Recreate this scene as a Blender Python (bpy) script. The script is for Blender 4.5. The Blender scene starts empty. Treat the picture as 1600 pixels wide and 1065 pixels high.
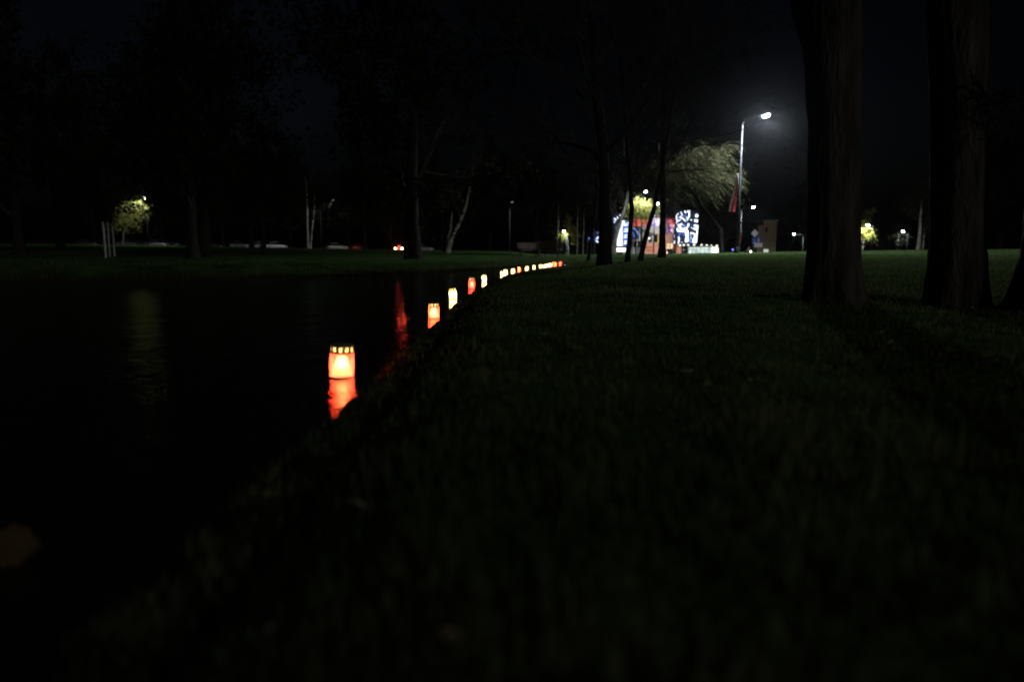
import bpy, math, random
from mathutils import Vector, noise as mnoise

# ------------------------------------------------------------------ camera
scene = bpy.context.scene
col = scene.collection
CAM = Vector((0.0, 0.0, 0.57))
FPX = 1067.0
PITCH = math.atan(142.5 / FPX)
cd = bpy.data.cameras.new("camera")
cam = bpy.data.objects.new("camera", cd)
col.objects.link(cam)
cam.location = CAM
cam.rotation_euler = (math.pi / 2 - PITCH, 0, 0)
cd.sensor_width = 36.0
cd.lens = 36.0 * FPX / 1600.0
cd.clip_start = 0.02
cd.clip_end = 4000
cd.dof.use_dof = True
cd.dof.focus_distance = 6.6
cd.dof.aperture_fstop = 1.2
scene.camera = cam

# ------------------------------------------------------------------ sky, light from behind, exposure
SUN_EL, SUN_AZ = math.radians(16), math.radians(150)      # unseen street light behind the camera, built as a sun lamp
world = bpy.data.worlds.new("World")
scene.world = world
world.use_nodes = True
wn, wl = world.node_tree.nodes, world.node_tree.links
wn.clear()
w_out = wn.new("ShaderNodeOutputWorld")
w_bg = wn.new("ShaderNodeBackground")
w_sky = wn.new("ShaderNodeTexSky")
w_sky.sky_type = 'NISHITA'
w_sky.sun_disc = False
w_sky.sun_elevation = SUN_EL
w_sky.sun_rotation = SUN_AZ
w_sky.air_density = 1.0
w_sky.dust_density = 6.0
w_co = wn.new("ShaderNodeTexCoord")
w_no = wn.new("ShaderNodeTexNoise")
w_no.inputs["Scale"].default_value = 2.6
w_no.inputs["Detail"].default_value = 5
w_mr = wn.new("ShaderNodeMapRange")
w_mr.inputs["From Min"].default_value = 0.35
w_mr.inputs["From Max"].default_value = 0.7
w_mr.inputs["To Min"].default_value = 0.55
w_mr.inputs["To Max"].default_value = 1.15
w_mx = wn.new("ShaderNodeMix")
w_mx.data_type = 'RGBA'
w_mx.blend_type = 'MULTIPLY'
w_mx.inputs["Factor"].default_value = 1.0
wl.new(w_co.outputs["Generated"], w_no.inputs["Vector"])
wl.new(w_no.outputs["Fac"], w_mr.inputs["Value"])
wl.new(w_sky.outputs[0], w_mx.inputs[6])
wl.new(w_mr.outputs[0], w_mx.inputs[7])
w_tn = wn.new("ShaderNodeMix")
w_tn.data_type = 'RGBA'
w_tn.blend_type = 'MULTIPLY'
w_tn.inputs["Factor"].default_value = 1.0
w_tn.inputs[7].default_value = (0.90, 0.88, 1.08, 1)
wl.new(w_mx.outputs[2], w_tn.inputs[6])
wl.new(w_tn.outputs[2], w_bg.inputs["Color"])
w_bg.inputs["Strength"].default_value = 0.00085
wl.new(w_bg.outputs[0], w_out.inputs[0])

sl = bpy.data.lights.new("rear_street_light", 'SUN')
sl.energy = 0.26
sl.angle = math.radians(10)
sl.color = (1.0, 0.95, 0.88)
so = bpy.data.objects.new("rear_street_light", sl)
col.objects.link(so)
# light travels away from a source behind the camera and to its right
_sd = Vector((math.sin(SUN_AZ) * math.cos(SUN_EL), math.cos(SUN_AZ) * math.cos(SUN_EL), math.sin(SUN_EL)))
so.rotation_euler = _sd.to_track_quat('Z', 'Y').to_euler()

scene.view_settings.view_transform = 'Standard'
scene.view_settings.look = 'None'
scene.view_settings.exposure = 0.0
scene.view_settings.gamma = 1.0
scene.view_settings.use_curve_mapping = False
scene.render.engine = 'CYCLES'
scene.cycles.use_denoising = True
scene.cycles.max_bounces = 8
scene.cycles.transparent_max_bounces = 12
scene.cycles.sample_clamp_indirect = 40.0

R = random.Random(11)
rad = math.radians


# ------------------------------------------------------------------ helpers
_ct, _st = math.cos(PITCH), math.sin(PITCH)


def ray(px, py):
    a, b = (px - 800.0) / FPX, -(py - 532.5) / FPX
    return Vector((a, _ct + b * _st, -_st + b * _ct))


def at(px, py, depth):
    """World point at ground distance `depth` seen towards (px, py)."""
    d = ray(px, py)
    return CAM + d * (depth / d.y)


def on_water(px, py):
    d = ray(px, py)
    return CAM + d * (CAM.z / -d.z)


def sstep(a, b, v):
    t = max(0.0, min(1.0, (v - a) / (b - a)))
    return t * t * (3 - 2 * t)


class MB:
    """Collects faces; build() links them as one mesh object."""

    def __init__(self):
        self.v, self.f, self.m = [], [], []

    def quad(self, a, b, c, d, m=0):
        n = len(self.v)
        self.v += [a, b, c, d]
        self.f.append((n, n + 1, n + 2, n + 3))
        self.m.append(m)

    def poly(self, pts, m=0):
        n = len(self.v)
        self.v += list(pts)
        self.f.append(tuple(range(n, n + len(pts))))
        self.m.append(m)

    def box(self, c, s, m=0, rz=0.0, taper=1.0):
        cx, cy, cz = c
        hx, hy, hz = s[0] / 2, s[1] / 2, s[2] / 2
        ca, sa = math.cos(rz), math.sin(rz)
        n = len(self.v)
        for dz, k in ((-hz, 1.0), (hz, taper)):
            for dx, dy in ((-hx, -hy), (hx, -hy), (hx, hy), (-hx, hy)):
                x, y = dx * k, dy * k
                self.v.append((cx + x * ca - y * sa, cy + x * sa + y * ca, cz + dz))
        for q in ((3, 2, 1, 0), (4, 5, 6, 7), (0, 1, 5, 4), (1, 2, 6, 5), (2, 3, 7, 6), (3, 0, 4, 7)):
            self.f.append(tuple(n + i for i in q))
            self.m.append(m)

    def tube(self, pts, rr, sides=5, m=0, cap=True):
        pts = [Vector(p) for p in pts]
        if not isinstance(rr, (list, tuple)):
            rr = [rr] * len(pts)
        n0 = len(self.v)
        up = Vector((0.31, 0.17, 0.93))
        for i, p in enumerate(pts):
            t = (pts[min(i + 1, len(pts) - 1)] - pts[max(i - 1, 0)])
            t = t.normalized() if t.length > 1e-9 else Vector((0, 0, 1))
            u = t.cross(up if abs(t.dot(up)) < 0.97 else Vector((1, 0, 0))).normalized()
            w = t.cross(u)
            for k in range(sides):
                a = 2 * math.pi * k / sides
                self.v.append(p + (u * math.cos(a) + w * math.sin(a)) * rr[i])
        for i in range(len(pts) - 1):
            for k in range(sides):
                a, b = n0 + i * sides + k, n0 + i * sides + (k + 1) % sides
                self.f.append((a, b, b + sides, a + sides))
                self.m.append(m)
        if cap:
            self.f.append(tuple(n0 + k for k in range(sides))[::-1])
            self.m.append(m)
            e = n0 + (len(pts) - 1) * sides
            self.f.append(tuple(e + k for k in range(sides)))
            self.m.append(m)

    def lathe(self, prof, sides=24, c=(0, 0, 0), m=0, axis='Z'):
        n0 = len(self.v)
        for r, z in prof:
            for k in range(sides):
                a = 2 * math.pi * k / sides
                x, y = r * math.cos(a), r * math.sin(a)
                p = (x, y, z) if axis == 'Z' else (z, x, y)
                self.v.append((c[0] + p[0], c[1] + p[1], c[2] + p[2]))
        for i in range(len(prof) - 1):
            for k in range(sides):
                a, b = n0 + i * sides + k, n0 + i * sides + (k + 1) % sides
                self.f.append((a, b, b + sides, a + sides))
                self.m.append(m)

    def mesh(self, name, mats, smooth=False):
        me = bpy.data.meshes.new(name)
        me.from_pydata([tuple(p) for p in self.v], [], self.f)
        if not isinstance(mats, (list, tuple)):
            mats = [mats]
        for q in mats:
            me.materials.append(q)
        if len(mats) > 1:
            me.polygons.foreach_set("material_index", self.m)
        if smooth:
            me.polygons.foreach_set("use_smooth", [True] * len(me.polygons))
        me.update()
        return me

    def build(self, name, mats, parent=None, smooth=False, loc=None):
        o = bpy.data.objects.new(name, self.mesh(name, mats, smooth))
        col.objects.link(o)
        if parent is not None:
            o.parent = parent
        if loc is not None:
            o.location = loc
        return o


def tag(o, label, cat, group=None, kind=None):
    if label:
        o["label"] = label
    if cat:
        o["category"] = cat
    if group:
        o["group"] = group
    if kind:
        o["kind"] = kind
    return o


def thing(name, label, cat, loc=(0, 0, 0), rz=0.0, group=None):
    o = bpy.data.objects.new(name, None)
    col.objects.link(o)
    o.empty_display_size = 0.2
    o.location = loc
    o.rotation_euler = (0, 0, rz)
    return tag(o, label, cat, group)


def copy_tree(o, parent=None):
    c = o.copy()
    col.objects.link(c)
    if parent is not None:
        c.parent = parent
    for ch in o.children:
        copy_tree(ch, c)
    return c


def light(name, kind, energy, color, parent, loc, radius=0.05, spot=None, rot=None):
    l = bpy.data.lights.new(name, kind)
    l.energy = energy
    l.color = color
    l.shadow_soft_size = radius
    if kind == 'SPOT':
        l.spot_size = rad(spot or 175)
        l.spot_blend = 0.25
    o = bpy.data.objects.new(name, l)
    col.objects.link(o)
    o.parent = parent
    o.location = loc
    if rot:
        o.rotation_euler = rot
    return o


# ------------------------------------------------------------------ materials
def nm(name):
    m = bpy.data.materials.new(name)
    m.use_nodes = True
    m.node_tree.nodes.clear()
    return m, m.node_tree.nodes, m.node_tree.links


def principled(name, color, rough=0.7, metal=0.0, var=0.25, scale=6.0, bump=0.0, bscale=None, spec=0.4, c2=None, stretch=None):
    m, n, l = nm(name)
    out = n.new("ShaderNodeOutputMaterial")
    b = n.new("ShaderNodeBsdfPrincipled")
    l.new(b.outputs[0], out.inputs[0])
    b.inputs["Roughness"].default_value = rough
    b.inputs["Metallic"].default_value = metal
    b.inputs["Specular IOR Level"].default_value = spec
    tc = n.new("ShaderNodeTexCoord")
    vec = tc.outputs["Object"]
    if stretch:
        mp = n.new("ShaderNodeMapping")
        mp.inputs["Scale"].default_value = stretch
        l.new(vec, mp.inputs["Vector"])
        vec = mp.outputs[0]
    t = n.new("ShaderNodeTexNoise")
    t.inputs["Scale"].default_value = scale
    t.inputs["Detail"].default_value = 6
    l.new(vec, t.inputs["Vector"])
    r = n.new("ShaderNodeValToRGB")
    a = [max(0, c * (1 - var)) for c in color]
    z = c2 if c2 else [min(1, c * (1 + var)) for c in color]
    r.color_ramp.elements[0].position = 0.35
    r.color_ramp.elements[1].position = 0.68
    r.color_ramp.elements[0].color = (*a, 1)
    r.color_ramp.elements[1].color = (*z, 1)
    l.new(t.outputs["Fac"], r.inputs[0])
    l.new(r.outputs[0], b.inputs["Base Color"])
    if bump:
        t2 = n.new("ShaderNodeTexNoise")
        t2.inputs["Scale"].default_value = bscale or scale * 4
        t2.inputs["Detail"].default_value = 6
        l.new(vec, t2.inputs["Vector"])
        bp = n.new("ShaderNodeBump")
        bp.inputs["Strength"].default_value = bump
        bp.inputs["Distance"].default_value = 0.03
        l.new(t2.outputs["Fac"], bp.inputs["Height"])
        l.new(bp.outputs[0], b.inputs["Normal"])
    return m


def emission(name, color, strength, var=0.0, scale=3.0):
    m, n, l = nm(name)
    out = n.new("ShaderNodeOutputMaterial")
    e = n.new("ShaderNodeEmission")
    e.inputs["Color"].default_value = (*color, 1)
    e.inputs["Strength"].default_value = strength
    l.new(e.outputs[0], out.inputs[0])
    if var:
        tc = n.new("ShaderNodeTexCoord")
        t = n.new("ShaderNodeTexNoise")
        t.inputs["Scale"].default_value = scale
        l.new(tc.outputs["Object"], t.inputs["Vector"])
        mr = n.new("ShaderNodeMapRange")
        mr.inputs["From Min"].default_value = 0.3
        mr.inputs["From Max"].default_value = 0.7
        mr.inputs["To Min"].default_value = strength * (1 - var)
        mr.inputs["To Max"].default_value = strength * (1 + var)
        l.new(t.outputs["Fac"], mr.inputs["Value"])
        l.new(mr.outputs[0], e.inputs["Strength"])
    return m


def jar_material(name, tint, clear):
    m, n, l = nm(name)
    out = n.new("ShaderNodeOutputMaterial")
    tl = n.new("ShaderNodeBsdfTranslucent")
    tl.inputs["Color"].default_value = (*tint, 1)
    tp = n.new("ShaderNodeBsdfTransparent")
    tp.inputs["Color"].default_value = (*clear, 1)
    mx = n.new("ShaderNodeMixShader")
    mx.inputs[0].default_value = 0.30
    gl = n.new("ShaderNodeBsdfGlossy")
    gl.inputs["Roughness"].default_value = 0.12
    mx2 = n.new("ShaderNodeMixShader")
    lw = n.new("ShaderNodeFresnel")
    lw.inputs["IOR"].default_value = 1.35
    l.new(lw.outputs[0], mx2.inputs[0])
    l.new(tl.outputs[0], mx.inputs[1])
    l.new(tp.outputs[0], mx.inputs[2])
    l.new(mx.outputs[0], mx2.inputs[1])
    l.new(gl.outputs[0], mx2.inputs[2])
    l.new(mx2.outputs[0], out.inputs[0])
    return m


def leaf_material(name, c1, c2, trans=0.5):
    m, n, l = nm(name)
    out = n.new("ShaderNodeOutputMaterial")
    oi = n.new("ShaderNodeTexCoord")
    t = n.new("ShaderNodeTexNoise")
    t.inputs["Scale"].default_value = 2.2
    l.new(oi.outputs["Object"], t.inputs["Vector"])
    r = n.new("ShaderNodeValToRGB")
    r.color_ramp.elements[0].position = 0.35
    r.color_ramp.elements[1].position = 0.65
    r.color_ramp.elements[0].color = (*c1, 1)
    r.color_ramp.elements[1].color = (*c2, 1)
    l.new(t.outputs["Fac"], r.inputs[0])
    d = n.new("ShaderNodeBsdfDiffuse")
    tr = n.new("ShaderNodeBsdfTranslucent")
    l.new(r.outputs[0], d.inputs[0])
    l.new(r.outputs[0], tr.inputs[0])
    mx = n.new("ShaderNodeMixShader")
    mx.inputs[0].default_value = trans
    l.new(d.outputs[0], mx.inputs[1])
    l.new(tr.outputs[0], mx.inputs[2])
    l.new(mx.outputs[0], out.inputs[0])
    return m


def water_material():
    m, n, l = nm("pond_water")
    out = n.new("ShaderNodeOutputMaterial")
    b = n.new("ShaderNodeBsdfPrincipled")
    b.inputs["Base Color"].default_value = (0.006, 0.007, 0.006, 1)
    b.inputs["Roughness"].default_value = 0.03
    b.inputs["IOR"].default_value = 1.33
    l.new(b.outputs[0], out.inputs[0])
    tc = n.new("ShaderNodeTexCoord")
    t1 = n.new("ShaderNodeTexNoise")
    t1.inputs["Scale"].default_value = 22
    t1.inputs["Detail"].default_value = 3
    t2 = n.new("ShaderNodeTexNoise")
    t2.inputs["Scale"].default_value = 3.2
    t2.inputs["Detail"].default_value = 2
    l.new(tc.outputs["Object"], t1.inputs["Vector"])
    l.new(tc.outputs["Object"], t2.inputs["Vector"])
    b1 = n.new("ShaderNodeBump")
    b1.inputs["Strength"].default_value = 1.0
    b1.inputs["Distance"].default_value = WATER_B1
    b2 = n.new("ShaderNodeBump")
    b2.inputs["Strength"].default_value = 1.0
    b2.inputs["Distance"].default_value = WATER_B2
    l.new(t1.outputs["Fac"], b1.inputs["Height"])
    l.new(t2.outputs["Fac"], b2.inputs["Height"])
    l.new(b1.outputs[0], b2.inputs["Normal"])
    l.new(b2.outputs[0], b.inputs["Normal"])
    return m


WATER_B1, WATER_B2 = 0.0054, 0.011
M = {}
M['grass_ground'] = principled('grass_ground', (0.040, 0.082, 0.024), 0.95, var=0.4, scale=1.4, bump=0.9, bscale=26, spec=0.0, c2=(0.066, 0.118, 0.036))
def muddy(m):
    n, l = m.node_tree.nodes, m.node_tree.links
    b = next(q for q in n if q.type == 'BSDF_PRINCIPLED')
    src = b.inputs["Base Color"].links[0].from_socket
    at_ = n.new("ShaderNodeAttribute")
    at_.attribute_name = 'mud'
    mx = n.new("ShaderNodeMix")
    mx.data_type = 'RGBA'
    l.new(at_.outputs["Fac"], mx.inputs["Factor"])
    l.new(src, mx.inputs[6])
    mx.inputs[7].default_value = (0.030, 0.024, 0.018, 1)
    l.new(mx.outputs[2], b.inputs["Base Color"])


muddy(M['grass_ground'])
M['blade'] = leaf_material('grass_blade', (0.048, 0.086, 0.028), (0.100, 0.112, 0.050), 0.45)
M['water'] = water_material()
M['asphalt'] = principled('asphalt', (0.05, 0.05, 0.052), 0.85, var=0.3, scale=8, bump=0.3)
M['bark'] = principled('bark', (0.042, 0.038, 0.033), 0.95, var=0.55, scale=9, bump=1.0, bscale=38, spec=0.1, stretch=(1, 1, 0.22))
M['bark_dark'] = principled('bark_dark', (0.014, 0.0125, 0.011), 0.95, var=0.4, scale=7, bump=0.6, spec=0.1, stretch=(1, 1, 0.3))
M['birch'] = principled('birch_bark', (0.10, 0.09, 0.08), 0.85, var=0.6, scale=5, bump=0.3, spec=0.1, c2=(0.62, 0.60, 0.55), stretch=(0.6, 0.6, 2.0))
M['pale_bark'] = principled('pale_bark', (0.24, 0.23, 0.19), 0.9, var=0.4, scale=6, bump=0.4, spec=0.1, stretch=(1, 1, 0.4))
M['twig'] = principled('twig', (0.026, 0.022, 0.019), 0.95, var=0.3, scale=4, spec=0.1)
M['twig_warm'] = principled('twig_warm', (0.056, 0.052, 0.028), 0.9, var=0.3, scale=3, spec=0.15)
M['leaf_green'] = leaf_material('leaf_olive', (0.034, 0.052, 0.016), (0.060, 0.074, 0.024))
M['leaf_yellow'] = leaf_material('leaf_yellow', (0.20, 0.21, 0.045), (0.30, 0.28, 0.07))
M['leaf_dark'] = leaf_material('leaf_dark', (0.012, 0.014, 0.008), (0.022, 0.022, 0.012))
M['pole_dark'] = principled('weathered_steel', (0.019, 0.020, 0.023), 0.75, metal=0.1, var=0.2, spec=0.2)
M['black_paint'] = principled('black_paint', (0.014, 0.014, 0.015), 0.85, var=0.2, spec=0.1)
M['steel'] = principled('galvanised_steel', (0.095, 0.10, 0.11), 0.65, metal=0.15, var=0.15, scale=14)
M['post_grey'] = principled('post_grey', (0.34, 0.34, 0.345), 0.7, var=0.2, scale=10)
M['grey_paint'] = principled('grey_paint', (0.50, 0.50, 0.50), 0.6, var=0.15, scale=10, bump=0.1)
M['dark_metal'] = principled('dark_metal', (0.03, 0.03, 0.032), 0.45, metal=0.4, var=0.2)
M['brass'] = principled('brass_lid', (0.16, 0.115, 0.06), 0.5, metal=0.3, var=0.2, scale=40)
M['jar_red'] = jar_material('red_plastic', (0.95, 0.062, 0.055), (0.95, 0.30, 0.19))
M['jar_deep'] = jar_material('deep_red_plastic', (0.80, 0.03, 0.04), (0.9, 0.10, 0.08))
M['jar_white'] = jar_material('clear_plastic', (0.92, 0.80, 0.50), (0.97, 0.92, 0.78))
M['wax_glow_bell'] = jar_material('candle_wax', (0.93, 0.88, 0.76), (0.6, 0.5, 0.4))
M['flame'] = emission('flame', (1.0, 0.76, 0.40), 100)
M['jar_base'] = principled('jar_base', (0.10, 0.012, 0.012), 0.4, var=0.1)
M['wick'] = principled('wick', (0.02, 0.02, 0.02), 0.9)
M['led_cool'] = emission('lamp_led_cool', (0.80, 0.92, 1.0), 400)
M['led_dim'] = emission('lamp_led_dim', (0.86, 0.95, 1.0), 1.5)
M['led_far'] = emission('lamp_led_far', (0.86, 0.95, 1.0), 90)
M['white_paint'] = principled('white_paint', (0.78, 0.78, 0.76), 0.5, var=0.06)
M['flag_red'] = principled('carmine_cloth', (0.23, 0.02, 0.028), 0.85, var=0.2, scale=8, spec=0.1)
M['flag_white'] = principled('white_cloth', (0.72, 0.72, 0.72), 0.85, var=0.08, scale=8, spec=0.1)
M['sign_blue'] = principled('sign_blue', (0.02, 0.04, 0.32), 0.4, var=0.1)
M['sign_grey'] = principled('sign_grey', (0.62, 0.63, 0.64), 0.5, var=0.06)
M['brick'] = principled('tower_plaster', (0.33, 0.23, 0.17), 0.9, var=0.15, scale=2)
M['glass_dark'] = principled('dark_glass', (0.012, 0.014, 0.018), 0.08, var=0.1, spec=0.6)
M['concrete'] = principled('concrete', (0.36, 0.35, 0.34), 0.85, var=0.2, scale=3)
M['wood'] = principled('bench_wood', (0.06, 0.04, 0.028), 0.7, var=0.3, scale=6, stretch=(1, 8, 1))
M['orange'] = principled('orange_render', (0.56, 0.30, 0.22), 0.85, var=0.12, scale=1.2)
M['dry_leaf'] = leaf_material('dry_leaf', (0.32, 0.24, 0.13), (0.44, 0.36, 0.22), 0.25)
M['pale_leaf'] = leaf_material('pale_leaf', (0.40, 0.38, 0.30), (0.52, 0.50, 0.40), 0.25)
M['tyre'] = principled('tyre_rubber', (0.02, 0.02, 0.02), 0.9)
M['rim'] = principled('alloy', (0.45, 0.45, 0.46), 0.4, metal=0.7)

# ------------------------------------------------------------------ terrain
NEAR = [(-0.70, -2.2), (-0.63, 0.0), (-0.60, 2.1), (-0.585, 5.6), (-0.575, 8.2), (-0.46, 9.6), (-0.39, 12.2), (-0.10, 15.6),
        (0.36, 18.6), (0.98, 21.5), (1.9, 24.5), (2.7, 27.0), (3.3, 29.5)]
FAR = [(3.2, 31.0), (2.1, 29.6), (0.9, 26.5), (-0.6, 21.5), (-1.5, 18.2), (-2.8, 15.9), (-5.5, 13.4), (-9.5, 11.6), (-16, 10.2),
       (-30, 9.0), (-34, 2.0), (-34, -2.2)]


def smooth_line(pts, it=2):
    for _ in range(it):
        q = [pts[0]]
        for a, b in zip(pts, pts[1:]):
            q.append((a[0] * .75 + b[0] * .25, a[1] * .75 + b[1] * .25))
            q.append((a[0] * .25 + b[0] * .75, a[1] * .25 + b[1] * .75))
        q.append(pts[-1])
        pts = q
    return pts


POND = smooth_line(NEAR) + smooth_line(FAR)
_NS = len(POND)


def pond_dist(x, y):
    """Signed distance to the shoreline: negative in the water."""
    if x > 6 or y > 36 or x < -40 or y < -8:
        return 3.0
    best, inside = 1e9, False
    j = _NS - 1
    for i in range(_NS):
        x1, y1 = POND[j]
        x2, y2 = POND[i]
        dx, dy = x2 - x1, y2 - y1
        L = dx * dx + dy * dy
        t = 0 if L < 1e-12 else max(0, min(1, ((x - x1) * dx + (y - y1) * dy) / L))
        ex, ey = x - x1 - t * dx, y - y1 - t * dy
        d = ex * ex + ey * ey
        if d < best:
            best = d
        if (y1 > y) != (y2 > y) and x < (x2 - x1) * (y - y1) / (y2 - y1) + x1:
            inside = not inside
        j = i
    return -math.sqrt(best) if inside else math.sqrt(best)


def lawn(x, y):
    crest = max(0.16, min(0.62, 0.27 + 0.015 * (x - 9.7)))
    g = 0.15 + (crest - 0.15) * sstep(6, 44, y)
    g -= (g + 0.55) * sstep(50, 88, y)
    left_bank = 0.08 + (max(0.05, min(1.6, 0.2 - 0.0185 * x)) - 0.08) * sstep(46, 112, y)
    left_bank -= 0.45 * sstep(121, 129, y)
    k = sstep(-2.0, 5.5 + max(0, y - 40) * 0.05, x)
    if y < 32:
        k = 1.0 if x > -0.4 - 0.1 * max(0, y - 12) * 0 and x > far_side(y) else 0.0
        kk = sstep(20, 34, y)
        k = k * (1 - kk) + sstep(-2.0, 5.5, x) * kk
    return left_bank * (1 - k) + g * k


def far_side(y):
    return -1.0 if y < 18 else 0.5


def height(x, y):
    d = pond_dist(x, y)
    g = lawn(x, y)
    if -.4 < d < .4 and y < 14:
        d += .030 * mnoise.noise(Vector((x * 6.5, y * 6.5, 3.0))) + .022 * mnoise.noise(Vector((x * 15, y * 15, 7.0)))
    if d < 0:
        return max(-0.35, d * 0.55) - 0.004
    n = mnoise.noise(Vector((x * 0.9, y * 0.9, 0.0))) * 0.02 + mnoise.noise(Vector((x * 0.16, y * 0.16, 5.0))) * 0.05
    if y > 60:
        n *= .3
    n += mnoise.noise(Vector((x * 5.0, y * 5.0, 9.0))) * 0.010 * (1 if y < 12 else 0)
    far = sstep(8, 13, y)
    l0 = 0.045 - 0.025 * far
    lip = l0 * sstep(0, 0.05, d) + (g - l0) * sstep(0.02 + .1 * far, 0.55 + 2.9 * far, d)
    if x < -4.2 and y < 30:      # far shore raised here to block reflections of the lit trees
        lip += .24 * (1 - sstep(-5.4, -4.2, x)) * sstep(.05, .7, d) * (1 - sstep(1.5, 6, d)) * (1 - sstep(20, 30, y))
    return lip + n * sstep(0.05 + .3 * far, 0.8 + 2.5 * far, d)


def axis_coords(lo, hi, dense_lo, dense_hi, step, grow):
    c = []
    v = dense_lo
    while v < dense_hi:
        c.append(v)
        v += step
    s = step
    while v < hi:
        c.append(v)
        s *= grow
        v += s
    c.append(hi)
    v, s = dense_lo, step
    low = []
    while v > lo:
        s *= grow
        v -= s
        low.append(max(v, lo))
    return low[::-1] + c


XS = axis_coords(-1500, 1500, -1.0, 0.1, 0.032, 1.06)
YS = axis_coords(-60, 3000, 0.3, 7.0, 0.05, 1.05)
gm = MB()
for yy in YS:
    for xx in XS:
        gm.v.append((xx, yy, height(xx, yy)))
nx = len(XS)
for j in range(len(YS) - 1):
    for i in range(nx - 1):
        a = j * nx + i
        gm.f.append((a, a + 1, a + nx + 1, a + nx))
gm.m = [0] * len(gm.f)
ground = gm.build('ground', M['grass_ground'], smooth=True)
ca = ground.data.color_attributes.new('mud', 'FLOAT_COLOR', 'POINT')
for i, (xx, yy, zz_) in enumerate(gm.v):
    k = 0.0
    if -20 < xx < 5 and -3 < yy < 34:
        d = pond_dist(xx, yy)
        k = 1 - sstep(.12, .42 + .25 * mnoise.noise(Vector((xx * 3, yy * 3, 1))), d)
    ca.data[i].color = (k, k, k, 1)
tag(ground, 'dark grassy park ground sloping to the pond', None, kind='structure')

wm = MB()
wm.poly([(x, y, 0.0) for x, y in [(-60, -10), (5.2, -10), (5.2, 34), (-60, 34)]])
water = wm.build('water', M['water'])
tag(water, 'black rippled pond water with candle reflections', None, kind='structure')


def gz(x, y):
    return height(x, y)


def ground_at(px, py):
    """First ground point seen along a view ray."""
    d = ray(px, py)
    d = d / d.y
    t, s = 0.25, 0.01
    while t < 200:
        p = CAM + d * t
        if p.z <= max(gz(p.x, p.y), 0.0 if pond_dist(p.x, p.y) < 0 else -9):
            return p
        t += max(0.01, t * 0.01)
    return CAM + d * 60


# road behind the far bank
rm = MB()
for i in range(40):
    x0, x1 = -150 + i * 4.0, -146 + i * 4.0
    for (ya, yb) in ((131.0, 134.5), (134.5, 138)):
        rm.quad((x0, ya, gz(x0, ya) + .05), (x1, ya, gz(x1, ya) + .05), (x1, yb, gz(x1, yb) + .05), (x0, yb, gz(x0, yb) + .05))
tag(rm.build('road', M['asphalt'], smooth=True), 'dark asphalt road beyond the far bank', None, kind='structure')
km = MB()
for i in range(40):
    x0 = -148 + i * 4.0
    km.box((x0, 130.9, gz(x0, 130.9) + .06), (4.0, 0.18, 0.16))
tag(km.build('kerb', M['concrete']), 'pale concrete kerb along the far road', None, kind='structure')

# ------------------------------------------------------------------ grass blades
gb = MB()


def blade(x, y, h, w, lean, a, z=None):
    z = gz(x, y) if z is None else z
    ca, sa = math.cos(a), math.sin(a)
    lx, ly = math.cos(a + 1.57) * lean, math.sin(a + 1.57) * lean
    n = len(gb.v)
    gb.v += [(x - ca * w, y - sa * w, z - .01), (x + ca * w, y + sa * w, z - .01),
             (x + ca * w * .7 + lx * .4, y + sa * w * .7 + ly * .4, z + h * .6), (x - ca * w * .7 + lx * .4, y - sa * w * .7 + ly * .4, z + h * .6),
             (x + lx, y + ly, z + h)]
    gb.f += [(n, n + 1, n + 2, n + 3), (n + 3, n + 2, n + 4)]
    gb.m += [0, 0]


zc = {}


def zfast(x, y, s=0.08):
    """Ground height sampled on a fine lattice (bilinear)."""
    i, j = math.floor(x / s), math.floor(y / s)
    def g(a, b):
        k = (a, b, s)
        if k not in zc:
            zc[k] = (gz(a * s, b * s), pond_dist(a * s, b * s))
        return zc[k]
    u, v = x / s - i, y / s - j
    q = [g(i, j), g(i + 1, j), g(i, j + 1), g(i + 1, j + 1)]
    f = lambda n: (q[0][n] * (1 - u) + q[1][n] * u) * (1 - v) + (q[2][n] * (1 - u) + q[3][n] * u) * v
    return f(0), f(1)


def in_view(x, y, margin=0.12):
    return y > 0.12 and abs(x) < y * (0.75 + margin) + 0.25


rg = random.Random(3)
for k in range(52000):
    y = 0.2 + (rg.random() ** 1.7) * 8.0
    x = rg.uniform(-0.75, min(5.5, y * 0.85 + 0.3))
    if not in_view(x, y):
        continue
    cl = mnoise.noise(Vector((x * 4.5, y * 4.5, 2.0))) + .8 * mnoise.noise(Vector((x * 13, y * 13, 4.0)))
    if cl < -0.15 and rg.random() < 0.8:
        continue
    z, d = zfast(x, y)
    if d < 0.012 or (d < .42 and rg.random() > (d / .42) ** 1.6 * .8 + .05):
        continue
    near_edge = d < 0.16
    h = rg.uniform(0.010, 0.034) * (1 + max(0, cl) * 1.3) * (0.4 if near_edge else 1)
    blade(x, y, h, rg.uniform(0.0013, 0.0036) * (1 + y * .08), rg.gauss(0, .035), rg.uniform(0, 6.28), z)
for k in range(78000):
    y = 6 + (rg.random() ** 1.25) * 40
    x = rg.uniform(-0.6, y * 0.8)
    z, d = zfast(x, y) if x < 5 else zfast(x, y, .5)
    if d < 0.05:
        continue
    blade(x, y, rg.uniform(0.025, 0.055) * (.25 if d < 1.2 else 1), rg.uniform(0.004, 0.008) * (1 + y * .02), rg.uniform(-.03, .03), rg.uniform(0, 6.28), z)
for k in range(150):                          # small tufts hanging over the lip
    ty = .5 + rg.random() ** 1.4 * 11
    tx_ = -.62 + rg.uniform(0, .16)
    for q in range(22):
        x, y = tx_ + rg.gauss(0, .018), ty + rg.gauss(0, .022)
        z, d = zfast(x, y)
        if .0 < d < .3:
            blade(x, y, rg.uniform(.012, .04), rg.uniform(.0012, .0026), rg.gauss(0, .03), rg.uniform(0, 6.28), z)
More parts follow.
